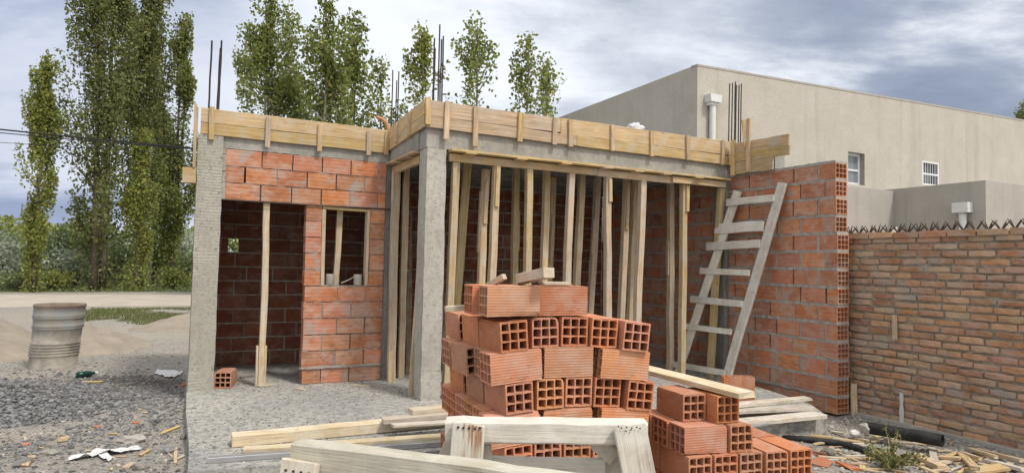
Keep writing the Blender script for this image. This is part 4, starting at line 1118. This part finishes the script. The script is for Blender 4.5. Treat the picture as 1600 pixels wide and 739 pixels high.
poplar(gnd(238,38.5),9.0,1.4,36,L_POP,.14,9000,'smaller green poplar between the dark pair and the mid green one',seed=15,low=.03,fluff=.25)
BT='trees rising behind the unfinished house'
def cott(px, Y, ytop, rad, n, label, leaf=L_COTT, seed=0, lsize=.17, nb_=40, fluff=.24, stems=1, full=2.4, lean=(0,0)):
    b=gnd(px,Y); top=onY(px,ytop,Y).z+.1
    poplar(b,top,rad,nb_,leaf,lsize,n,label,M_PBARK,seed=seed,low=.12,group=BT,fluff=fluff,stems=stems,name='poplar_tree',full=full,blen=.2,lean=lean)
cott(408,27,-8,1.85,13500,'dense dark green tree, leftmost of those behind the roof',L_POP,5,.135,46,.25,2,3.2)
cott(447,27.5,140,1.2,1800,'low olive tree filling in behind the formwork cleats at left',L_POP,17,.16,24,.28)
cott(498,24,6,2.1,6500,'bright broad tree with large leaves behind the left formwork',L_COTT,6,.15,40,.25,2,2.6)
cott(545,25,40,1.35,2400,'narrower bright tree leaning right of the broad one',L_COTT,7,.17,26,.25)
cott(588,26,98,1.2,1300,'small thin tree just left of the middle rebar',L_COTT,8,.16,22,.22)
cott(652,24,62,1.6,2300,'pale thin tree behind the rebar of the corner column',L_YEL,9,.16,26,.22)
cott(737,22,42,1.6,2400,'airy tree with scattered leaves right of the corner rebar',L_COTT,10,.15,32,.23,1,3.0)
cott(818,22,62,1.4,2300,'airy tree standing left of the beige house',L_COTT,11,.15,32,.22,1,2.6)
cott(850,24,104,1.2,2000,'small leafy tree touching the left end of the beige house',L_COTT,12,.15,26,.23)
p=onY(1597,170,60); poplar((p.x,60,-.1),p.z+.6,2.2,60,L_DARK,.4,3000,'dark treetop just showing above the roof at the right edge',seed=33,group=BT,fluff=.6)
# shrubs and weeds beyond the road
def shrub(px, Y, w, h, leaf, n, lsize, label, seed, name='shrub'):
    rs=random.Random(seed); b=Vector(gnd(px,Y)); T=thing(name,b,label,'shrub','shrubs along the far side of the road'); cents=[]; tp=[]
    for k in range(16):
        az=rs.uniform(0,6.28); q=b+Vector((math.cos(az)*w*rs.uniform(.1,.9),math.sin(az)*w*rs.uniform(.1,.9),h*rs.uniform(.35,.92)))
        tp.append(tube([b+Vector((rs.uniform(-.1,.1),rs.uniform(-.1,.1),0)),b.lerp(q,.5)+Vector((0,0,h*.1)),q],[.03,.02,.008],5,cap=False))
        for _ in range(n//16): cents.append(q+Vector((rs.gauss(0,w*.28),rs.gauss(0,w*.28),rs.gauss(0,h*.17))))
    cents=[c if c.z>-.08 else Vector((c.x,c.y,-.05+rs.random()*.2)) for c in cents]
    vs,fs=merge(tp); pyobj('stems',vs,fs,M_BARK,T); vs,fs=leafquads(cents,lsize,rs); pyobj('foliage',vs,fs,leaf,T)
for i,a in enumerate([(18,36,1.3,2.3,L_SILVER,2200,.15,'silvery flowering shrub at the far left edge'),(100,39,1.2,2.6,L_SHRUB,2000,.17,'dark green shrub between the short poplar and the tallest one'),
    (112,36,1.0,1.6,L_SILVER,1500,.14,'pale silvery bush in front of the dark shrub'),(135,44,1.9,2.9,L_SILVER,2000,.2,'light bushy shrub half hidden by the tallest poplar'),
    (2,46,1.6,2.6,L_SHRUB,1800,.2,'tall dark shrub cut by the left edge'),(180,43,1.7,2.4,L_SHRUB,1600,.2,'green shrub showing between the tall poplars'),(245,47,1.6,2.2,L_SILVER,1500,.2,'greyish shrub behind the golden poplar'),
    (285,40,1.2,1.8,L_SHRUB,1500,.17,'dark shrub against the left column of the house'),(292,45,1.8,2.9,L_SILVER,1800,.2,'big pale shrub right behind the left column'),(80,34.2,.7,.8,L_YEL,900,.11,'low yellowish weed clump at the foot of the short poplar'),
    (30,34.0,.9,.7,L_SHRUB,900,.11,'low green weed clump left of the short poplar'),(272,35,.6,.9,L_COTT,900,.12,'small bright bush at the foot of the mid green poplar')]): shrub(*a, seed=50+i)
# far treeline and low weeds: nobody could count them
def mass(name, n, fx, size, leaf, seed, flat=0.0):
    rs=random.Random(seed); cents=[Vector(fx(rs)) for _ in range(n)]
    vs,fs=leafquads(cents,size,rs,flat); return tag(pyobj(name,vs,fs,leaf),kind='stuff')
def treeline(rs):
    x=rs.uniform(-60,30); y=rs.uniform(92,104); top=5.6+1.6*noise.noise(Vector((x*.16,0,3)))+1.1*noise.noise(Vector((x*.6,0,8)))
    return (x,y,-.1+top*(rs.random()**.6))
mass('far_treeline',16000,treeline,.62,L_COTT,70)
def weeds(rs):
    x=rs.uniform(-14,3); y=33.0+(-x)*.05+abs(rs.gauss(0,2.6)); k=.3+.35*noise.noise(Vector((x*.7,y*.7,0)))
    return (x,y,-.1+abs(rs.gauss(0,.16))*max(.15,k)*1.5)
mass('undergrowth',4500,weeds,.12,L_SHRUB,71)
def dryw(rs):
    x=rs.uniform(-22,6); y=rs.uniform(40,62); return (x,y,-.1+abs(rs.gauss(0,.5)))
mass('dry_weeds',9000,dryw,.22,L_DRY,72)
def grass():
    rs=random.Random(5); vs=[]; fs=[]
    for _ in range(16000):
        x=rs.uniform(-3.4,.5); y=rs.uniform(17.2,22.6)
        if noise.noise(Vector((x*.8,y*.5,2)))+.35*noise.noise(Vector((x*3,y*3,2)))+ (-.25 if x<-2.4 else .12) + .10*(y-19.5) < .0: continue
        h=rs.uniform(.03,.085); az=rs.uniform(0,6.28); w=.008; b=Vector((x,y,gz(x,y)-.005)); t=b+Vector((rs.uniform(-.04,.04),rs.uniform(-.04,.04),h)); s=Vector((math.cos(az)*w,math.sin(az)*w,0))
        o=len(vs); vs+=[tuple(b-s),tuple(b+s),tuple(t)]; fs.append((o,o+1,o+2))
    tag(pyobj('grass',vs,fs,L_GRASS),kind='stuff')
grass()

# ------------------------------------------------------------------ sand, gravel, barrel and litter
def heap(name, cx, cy, rx, ry, h, mat, label, cat, seed=0, rz=0.0, group=None, pw=1.5):
    n=72; m=30; vs=[]; fs=[]
    for j in range(m+1):
        for i in range(n):
            a=2*math.pi*i/n; s=j/m; k=1+.14*noise.noise(Vector((math.cos(a)*1.3,math.sin(a)*1.3,seed)))
            x=math.cos(a)*rx*s*k; y=math.sin(a)*ry*s*k; x,y=x*math.cos(rz)-y*math.sin(rz),x*math.sin(rz)+y*math.cos(rz)
            prof=max(0,(1-s))**1.0*.75+.25*(1-ss(0,1,s)); z=h*prof*(1+.18*noise.noise(Vector((x*1.5,y*1.5,seed))))+(.02 if name=='gravel_pile' else .05)*noise.noise(Vector((x*5,y*5,seed)))*(1-s*.5)*min(1,h*3)+.012*noise.noise(Vector((x*17,y*17,seed)))
            g=gz(cx+x,cy+y); vs.append((cx+x,cy+y,g+z-(.05 if j==m else 0)))
    for j in range(m):
        for i in range(n): fs.append((j*n+i,j*n+(i+1)%n,(j+1)*n+(i+1)%n,(j+1)*n+i))
    return tag(pyobj(name,vs,fs,mat,smooth=True),label,cat,group)
SG='sand heaps on the building plot'
q=onZ(-60,560,-.1); heap('sand_pile',-3.6,13.2,1.9,2.2,1.0,M_SAND,'big heap of brown sand at the left edge behind the barrel','sand pile',1,group=SG)
q=onZ(150,550,-.1); heap('sand_pile',q.x-.15,q.y+.6,.95,1.1,.40,M_SAND,'low sand heap just right of the barrel','sand pile',2,group=SG)
q=onZ(272,517,-.1); heap('sand_pile',q.x+.35,q.y+.6,1.3,1.0,.36,M_SAND,'low flat heap of sand beside the left column of the house','sand pile',3,group=SG)
GP=heap('gravel_pile',-1.85,8.35,1.25,1.15,.27,M_DSTONE,'low heap of dark grey crushed gravel in front of the barrel','gravel pile',4)
def stone_mesh(rs):
    bm=bmesh.new(); bmesh.ops.create_icosphere(bm,subdivisions=1,radius=1)
    for v in bm.verts: v.co*=rs.uniform(.7,1.15)
    vs=[v.co.copy() for v in bm.verts]; fs=[tuple(v.index for v in f.verts) for f in bm.faces]; bm.free(); return vs,fs
def stones(name, n, posf, size, mat, seed, parent=None):
    rs=random.Random(seed); protos=[stone_mesh(rs) for _ in range(8)]; V=[]; Fc=[]
    k=0
    while k<n:
        p=posf(rs)
        if p is None: continue
        k+=1
        pv,pf=rs.choice(protos); s=size(rs); sc=Vector((s,s*rs.uniform(.6,1),s*rs.uniform(.4,.75))); rz=Matrix.Rotation(rs.uniform(0,6.28),3,'Z')@Matrix.Rotation(rs.uniform(-.5,.5),3,'X'); o=len(V)
        V+=[tuple(Vector(p)+rz@Vector((v.x*sc.x,v.y*sc.y,v.z*sc.z))) for v in pv]; Fc+=[tuple(i+o for i in f) for f in pf]
    o=pyobj(name,V,Fc,mat,parent); o['kind']='stuff'; return o
def pos_heap(rs):
    a=rs.uniform(0,6.28); s=rs.random()**.5*1.1; k=1+.14*noise.noise(Vector((math.cos(a)*1.3,math.sin(a)*1.3,4)))
    x=math.cos(a)*1.25*s*k; y=math.sin(a)*1.15*s*k; g=gz(-1.85+x,8.35+y)
    q=max(0,1-s)*.75+.25*(1-ss(0,1,s)); z=.27*q*(1+.18*noise.noise(Vector((x*1.5,y*1.5,4))))+.02*noise.noise(Vector((x*5,y*5,4)))*(1-s*.5)
    return (-1.85+x,8.35+y,g+max(0,z)+rs.uniform(0,.014))
stones('gravel',7000,pos_heap,lambda r:.012+.024*r.random()**2,M_DSTONE,91,GP)
def pos_left(rs):
    x=rs.uniform(-2.9,.06); y=4.8+rs.random()**1.5*8
    if noise.noise(Vector((x*.9,y*.9,7)))+rs.uniform(-.35,.6) < 0: return None
    return (x,y,gz(x,y)+.002)
stones('gravel',5200,pos_left,lambda r:.004+.017*r.random()**2.6,M_STONE,92)
def pos_dark(rs):
    a=rs.uniform(0,6.28); d=1.0+abs(rs.gauss(0,.55)); x=-1.85+math.cos(a)*d*1.3; y=8.0+math.sin(a)*d*1.35
    if x>.04 or y<4.9: return None
    return (x,y,gz(x,y)+.003)
stones('gravel',6500,pos_dark,lambda r:.008+.022*r.random()**2.2,M_DSTONE,96)
def pos_dark2(rs):
    x=rs.uniform(-2.4,.06); y=rs.uniform(4.9,9.5)
    if noise.noise(Vector((x*1.3,y*1.1,17)))+rs.uniform(-.3,.35) < 0: return None
    return (x,y,gz(x,y)+.002)
stones('gravel',5000,pos_dark2,lambda r:.006+.018*r.random()**2.2,M_DSTONE,97)
def pos_right(rs):
    x=rs.uniform(4.2,7.05); y=rs.uniform(3.0,4.9); return (x,y,gz(x,y)+.002)
stones('gravel',2200,pos_right,lambda r:.008+.024*r.random()**2.4,M_STONE,93)
def pos_slab(rs):
    x=rs.uniform(.1,4.2); y=rs.uniform(5.05,8.3)
    if y<5.06-.105*x+.02 or noise.noise(Vector((x*1.2,y*1.2,3)))+rs.uniform(-.3,.5)<0: return None
    return (x,y,.0)
stones('gravel',2200,pos_slab,lambda r:.005+.013*r.random()**2.2,M_STONE,94)
stones('gravel',1300,pos_slab,lambda r:.005+.012*r.random()**2.0,M_DSTONE,95)
# barrel
def barrel():
    p=onZ(77,577,-.1); b=Vector((p.x,p.y+.28,gz(p.x,p.y)-.015)); hgt=.90
    T=thing('barrel', b, 'dented cement-caked steel drum with faded blue patches standing on the dirt', 'barrel')
    prof=[(0,.300),(.012,.312),(.03,.300),(.15,.301)]
    for z0 in (.20,.24,.28,.32,.36): prof+=[(z0-.014,.301),(z0,.316),(z0+.014,.301)]
    prof+=[(.45,.304),(.555,.303),(.572,.322),(.59,.303),(.60,.316),(.615,.303),(.70,.303),(.715,.318),(.73,.303),(.745,.314),(.76,.303),(.80,.304),(.86,.302),(.875,.314),(.90,.312),(.905,.304),(.88,.298),(.6,.296),(.35,.296)]
    n=48; vs=[]; fs=[]; prof=[(z,r*.95) for z,r in prof]
    for k,(z,r) in enumerate(prof):
        for i in range(n):
            a=2*math.pi*i/n; d=.020*noise.noise(Vector((math.cos(a)*1.6,math.sin(a)*1.6,z*3)))*ss(0,.25,z)
            rr=r+d+.012*z*math.cos(a*2)
            vs.append((rr*math.cos(a)+.06*z,rr*math.sin(a),z+.004*noise.noise(Vector((a,z,3)))))
    for k in range(len(prof)-1):
        for i in range(n): fs.append((k*n+i,k*n+(i+1)%n,(k+1)*n+(i+1)%n,(k+1)*n+i))
    pyobj('drum_shell',vs,fs,M_BARREL,T,Matrix.Translation(b),smooth=True)
    c=[(.27*math.cos(2*math.pi*i/24)+.02,.27*math.sin(2*math.pi*i/24),.42) for i in range(24)]
    pyobj('contents',c,[tuple(range(24))],M_SAND,T,Matrix.Translation(b))
barrel()
# bottle
def bottle():
    p=onZ(134,589,-.1); d=Vector((.8,.55,0)).normalized(); z=gz(p.x,p.y)+.045
    pts=[Vector((p.x,p.y,z))+d*s for s in (-.11,-.1,.03,.06,.085,.10,.14)]
    vs,fs=tube(pts,[.03,.042,.042,.034,.02,.016,.016],14)
    T=thing('bottle',(p.x,p.y,z-.045),'dark green bottle lying on the dirt right of the barrel','bottle'); pyobj('bottle_body',vs,fs,M_BOTTLE,T,smooth=True)
    vs,fs=tube([pts[-1]-d*.03,pts[-1]+d*.004],.019,10); pyobj('cap',vs,fs,M_PVC,T)
bottle()
# plastic sheets
def sheet(pxs, name, label, seed, hmax=.05, parent=None):
    """crumpled film through a ribbon of pixel-wide stations on the ground"""
    rs=random.Random(seed); vs=[]; fs=[]; m=7
    st=[]
    for i in range(len(pxs)-1):
        for k in range(4):
            s=k/4; a,b=pxs[i],pxs[i+1]; w=rs.uniform(-1.2,1.2); st.append(tuple(a[q]+(b[q]-a[q])*s+(w if q==1 else 0) for q in range(4)))
    st.append(pxs[-1])
    for (x0,y0,x1,y1) in st:
        a=onZ(x0,y0,-.1); b=onZ(x1,y1,-.1)
        for k in range(m):
            q=a.lerp(b,k/(m-1)); h=gz(q.x,q.y)+.010+hmax*abs(noise.noise(Vector((q.x*7,q.y*7,seed))))+rs.uniform(0,.005)
            vs.append((q.x+rs.uniform(-.004,.004),q.y+rs.uniform(-.004,.004),h))
    for i in range(len(st)-1):
        for k in range(m-1): fs.append((i*m+k,i*m+k+1,(i+1)*m+k+1,(i+1)*m+k))
    o=pyobj(name,vs,fs,M_PLAST,parent,smooth=False)
    md=o.modifiers.new('thick','SOLIDIFY'); md.thickness=.003
    if label: tag(o,label,'plastic sheet','scraps of white plastic on the ground')
    return o
T=sheet([(106,720,110,713),(128,718,133,711),(150,714,150,705),(178,710,176,703),(200,707,199,701),(210,704,207,697),(220,700,215,693)],'plastic_sheet','torn strip of white plastic film on the dirt near the slab corner',31)
sheet([(150,711,158,706),(160,718,168,711),(170,724,178,716)],'fold',None,32,.03,parent=T)
sheet([(242,585,246,579),(258,588,262,580),(272,589,280,582),(284,584,285,581)],'plastic_sheet','pale crumpled plastic scrap on the dirt beside the left column',33,.03)
# rocks
RG='loose rocks lying about the plot'
for i,(px,py,sx,sy,sz,m,lab) in enumerate([(205,686,.115,.055,.045,M_STONE,'long grey oval rock above the torn plastic strip'),(262,706,.06,.045,.035,M_DSTONE,'dark round rock right of the torn plastic strip'),(246,659,.045,.035,.03,M_DSTONE,'small black rock near the slab edge'),(236,655,.028,.025,.022,M_DSTONE,'smallest black rock beside another near the slab edge'),
    (75,709,.07,.05,.03,M_STONE,'pale flat rock left of the torn plastic strip'),(220,732,.055,.045,.035,M_STONE,'brownish rock at the bottom edge below the plastic strip'),(36,725,.07,.05,.035,M_STONE,'pale rock near the bottom left corner'),(287,682,.035,.03,.03,M_STONE,'pinkish rock touching the slab edge')]):
    p=onZ(px,py,-.1); blob('rock',(p.x,p.y,gz(p.x,p.y)+sz*.5),sx,sy,sz,m,lab,'rock',RG,seed=i+1,sub=2,amp=.35,rz=i*.7)
for i,(px,py,sx,m,lab) in enumerate([(1295,713,.075,M_STONE,'grey oval cobble right of the small brick pile'),(1268,722,.05,M_STONE,'smaller pale cobble beside the small brick pile'),(1384,694,.05,M_DSTONE,'bluish dark stone lying under the black pipe'),(1338,712,.04,M_STONE,'small stone beside the weed')]):
    p=onZ(px,py,-.2); blob('rock',(p.x,p.y,gz(p.x,p.y)+sx*.3),sx,sx*.75,sx*.5,m,lab,'rock',RG,seed=i+20,sub=2,amp=.3,rz=i)
for i,(px,py,s,lab) in enumerate([(1285,734,.11,'broken red brick slab at the bottom right of the small pile'),(1325,737,.09,'second red brick fragment at the bottom edge, nearer the weed'),(1278,716,.06,'thin red shard beside the grey cobble')]):
    p=onZ(px,py,-.2); bm=bmesh.new(); box(bm,-s,s,-s*.6,s*.6,-.012,.012,0,s*.18); tag(bmobj('brick_fragment',bm,M_REDB,None,Matrix.Translation((p.x,p.y,gz(p.x,p.y)+.02))@Matrix.Rotation(i*.9+.3,4,'Z')@Matrix.Rotation(.15,4,'X')),lab,'brick fragment','red brick fragments on the ground')
for i,(px,py,s,lab) in enumerate([(152,666,.035,'small red brick chip left of the long oval rock'),(212,659,.03,'small red brick chip near the black rocks'),(288,601,.05,'red brick chip at the foot of the left column'),(40,693,.03,'red brick chip in the lower left gravel')]):
    p=onZ(px,py,-.1); blob('brick_fragment',(p.x,p.y,gz(p.x,p.y)+s*.3),s,s*.7,s*.5,M_REDB,lab,'brick fragment','red brick fragments on the ground',seed=i+40,sub=2,amp=.4)
# wood scraps at left and on the slab
WG='small wood scraps on the ground'
def scrap(x0,y0,x1,y1,z,w,t,lab,mat=M_FORM,rise=0.0,g=WG,zo=True):
    a=onZ(x0,y0,z); b=onZ(x1,y1,z)
    if zo: a.z=gz(a.x,a.y)+t*.6+.004; b.z=gz(b.x,b.y)+t*.6+.004+rise
    else: a.z+=t*.5; b.z+=t*.5+rise
    plankthing('wood_scrap',a,b,w,t,mat,lab,'wood scrap',g,ragged=.012)
scrap(92,688,106,686,-.1,.06,.03,'small tan wood chip left of the long oval rock')
scrap(252,676,280,667,-.1,.03,.015,'thin wood sliver near the slab edge')
scrap(218,712,233,702,-.1,.03,.015,'short wood sliver right of the torn plastic strip')
scrap(274,727,275,700,-.1,.025,.012,'narrow upright-looking splinter by the slab corner')
scrap(38,728,50,716,-.1,.06,.02,'brown wood chip near the bottom left corner')
scrap(128,598,160,597,-.1,.05,.012,'thin pale lath on the dirt below the bottle')
scrap(145,617,160,616,-.1,.12,.012,'flat pale lath lying on the damp earth patch')
scrap(196,733,206,726,-.1,.05,.015,'wood chip at the bottom edge below the plastic strip')
scrap(552,602,578,604,0,.05,.015,'curved wood offcut on the slab below the small window',M_PALE,g=WG,zo=False)
scrap(463,607,478,610,0,.05,.012,'little broken wood bits on the slab by the doorway wall',M_PALE,g=WG,zo=False)
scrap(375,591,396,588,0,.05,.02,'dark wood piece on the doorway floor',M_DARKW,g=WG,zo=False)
# pipes at right
def pipe(pts, r, lab, name='pipe', hollow=True):
    T=thing(name, pts[0], lab, 'pipe')
    vs,fs=tube(pts,r,18,cap=not hollow); pyobj('pipe_body',vs,fs,M_BLACK,T,smooth=True)
    if hollow:
        vs,fs=tube(pts,r*.88,18,cap=False); d=(pts[-1]-pts[-2]).normalized(); d0=(pts[0]-pts[1]).normalized()
        n=18; m=len(pts); o2,f2=tube(pts,r,18,cap=False)
        V=vs[:n]+o2[:n]+vs[-n:]+o2[-n:]; Fc=[(i,(i+1)%n,n+(i+1)%n,n+i) for i in range(n)]+[(2*n+i,2*n+(i+1)%n,3*n+(i+1)%n,3*n+i) for i in range(n)]
        V2,F3=merge([(vs,fs),(V,Fc)]); pyobj('bore',V2,F3,M_BLACK,T)
    return T
a=onZ(1352,676,-.13); b=onZ(1472,700,-.13); r=.058
a.z=gz(a.x,a.y)+r+.05; b.z=gz(b.x,b.y)+r+.02
a=onX(1352,667,a.x); b=onX(1473,688,b.x)
T=pipe([a,a.lerp(b,.3),a.lerp(b,.6),b],r,'thick black plastic pipe lying against the foot of the boundary wall')
blob('cement_lump',a+Vector((-.02,-.02,.0)),.07,.06,.055,M_CONC,None,None,seed=8,sub=2,amp=.4,parent=T)
pts=[onZ(x,y,-.17) for x,y in ((1222,684),(1262,686),(1310,692),(1340,699),(1360,706))]
pipe(pts,.03,'thin black hose running over the rubble right of the small brick pile','hose',False)
p=onZ(1336,679,-.15); blob('polystyrene_lump',(p.x,p.y,gz(p.x,p.y)+.06),.06,.05,.045,M_PAINT,'white lump beside the end of the thick black pipe','lump',seed=5,sub=2,amp=.35)
# timber offcuts at right
for i,(x0,y0,x1,y1,w,t,lab,m,rise) in enumerate([
    (1432,712,1474,733,.09,.05,'thick tan block in the right heap of offcuts, nearest the weed',M_FORM,0),
    (1502,712,1524,739,.07,.03,'upright-tilted board in the middle of the right heap of offcuts',M_FORM,.03),
    (1515,737,1568,734,.12,.03,'flat broad board at the bottom right of the offcut heap',M_FORM,.02),
    (1500,708,1532,728,.03,.03,'thin stick leaning right of the tilted board in the offcut heap',M_PROP,.05),
    (1515,704,1556,726,.035,.03,'second thin stick, nearer the wall in the offcut heap',M_PROP,.05),
    (1528,705,1598,730,.05,.03,'long lath at the right edge of the offcut heap',M_PROP,.05),
    (1455,700,1462,726,.06,.02,'short grey board leaning under the pipe mouth',M_GREYW,.04),
    (1468,715,1500,722,.06,.03,'short tan stick between the block and the tilted board',M_FORM,.03),
    (1540,722,1600,739,.06,.03,'grey board cut by the right edge of the picture',M_GREYW,.02),
    (1440,727,1470,741,.05,.025,'darker stick lying under the thick tan block',M_PROP,.0),
    (1300,684,1345,690,.06,.02,'flat lath on the rubble left of the thick black pipe',M_PROP,.0),
    (1335,683,1360,688,.07,.02,'short flat board beside the white lump',M_FORM,.0),
    (1345,684,1445,694,.03,.015,'long thin lath in front of the thick black pipe',M_PROP,.0),
    (1240,679,1300,683,.05,.02,'pale lath lying just above the thin black hose',M_PROP,.0),
    (1300,672,1322,680,.04,.02,'short dark lath near the slab corner at right',M_GREYW,.02),
    (1300,702,1345,722,.02,.012,'thin splinter across the rubble below the hose',M_FORM,.0)]):
    scrap(x0,y0,x1,y1,-.18,w,t,lab,m,rise,'timber offcuts on the rubble at right')
rs=random.Random(41)
for k in range(64):     # splinters nothing tells apart
    px_,py_=rs.uniform(1265,1600),rs.uniform(672,738)
    if py_ < 672+(px_-1340)*.14: continue
    a=onZ(px_,py_,-.18); an=rs.gauss(-.3,.5); L=rs.uniform(.06,.30); b=a+Vector((math.cos(an)*L,math.sin(an)*L,0)); a.z=gz(a.x,a.y)+.012; b.z=gz(b.x,b.y)+.012+rs.uniform(0,.02)
    plankthing('wood_splinter',a,b,rs.uniform(.012,.05),rs.uniform(.006,.02),rs.choice((M_FORM,M_PROP,M_GREYW)),'small loose wood splinter among the rubble beside the boundary wall','wood splinter','splinters in the rubble',ragged=.01)
for k in range(22):
    px_,py_=rs.uniform(5,288),rs.uniform(625,738)
    a=onZ(px_,py_,-.1); an=rs.uniform(0,3.1); L=rs.uniform(.03,.10); b=a+Vector((math.cos(an)*L,math.sin(an)*L,0)); a.z=gz(a.x,a.y)+.01; b.z=gz(b.x,b.y)+.01
    plankthing('wood_chip',a,b,rs.uniform(.01,.03),.008,rs.choice((M_FORM,M_PROP,M_GREYW)),'tiny wood chip lying in the gravel left of the concrete slab','wood chip','chips in the left gravel',ragged=.01)
# weed
def weed():
    rs=random.Random(12); p=onZ(1395,735,-.2); b=Vector((p.x,p.y,gz(p.x,p.y))); T=thing('weed',b,'scruffy green weed growing in the rubble in front of the black pipe','weed'); tp=[]; cents=[]
    for k in range(26):
        az=rs.uniform(0,6.28); L=rs.uniform(.15,.42); q=b+Vector((math.cos(az)*L*.95,math.sin(az)*L*.7,L*rs.uniform(.2,.75))); m=b.lerp(q,.5)+Vector((0,0,.04)); tp.append(tube([b+Vector((rs.uniform(-.1,.1),rs.uniform(-.05,.05),0)),m,q],[.003,.0025,.001],4,cap=False))
        for _ in range(34):
            u=rs.uniform(.15,1); c=b.lerp(m,u*2) if u<.5 else m.lerp(q,u*2-1); cents.append(c+Vector((rs.gauss(0,.016),rs.gauss(0,.016),rs.gauss(0,.016))))
    vs,fs=merge(tp); pyobj('stems',vs,fs,M_PROP,T); vs,fs=leafquads(cents,.030,rs); pyobj('leaves',vs,fs,L_WEED,T)
weed()
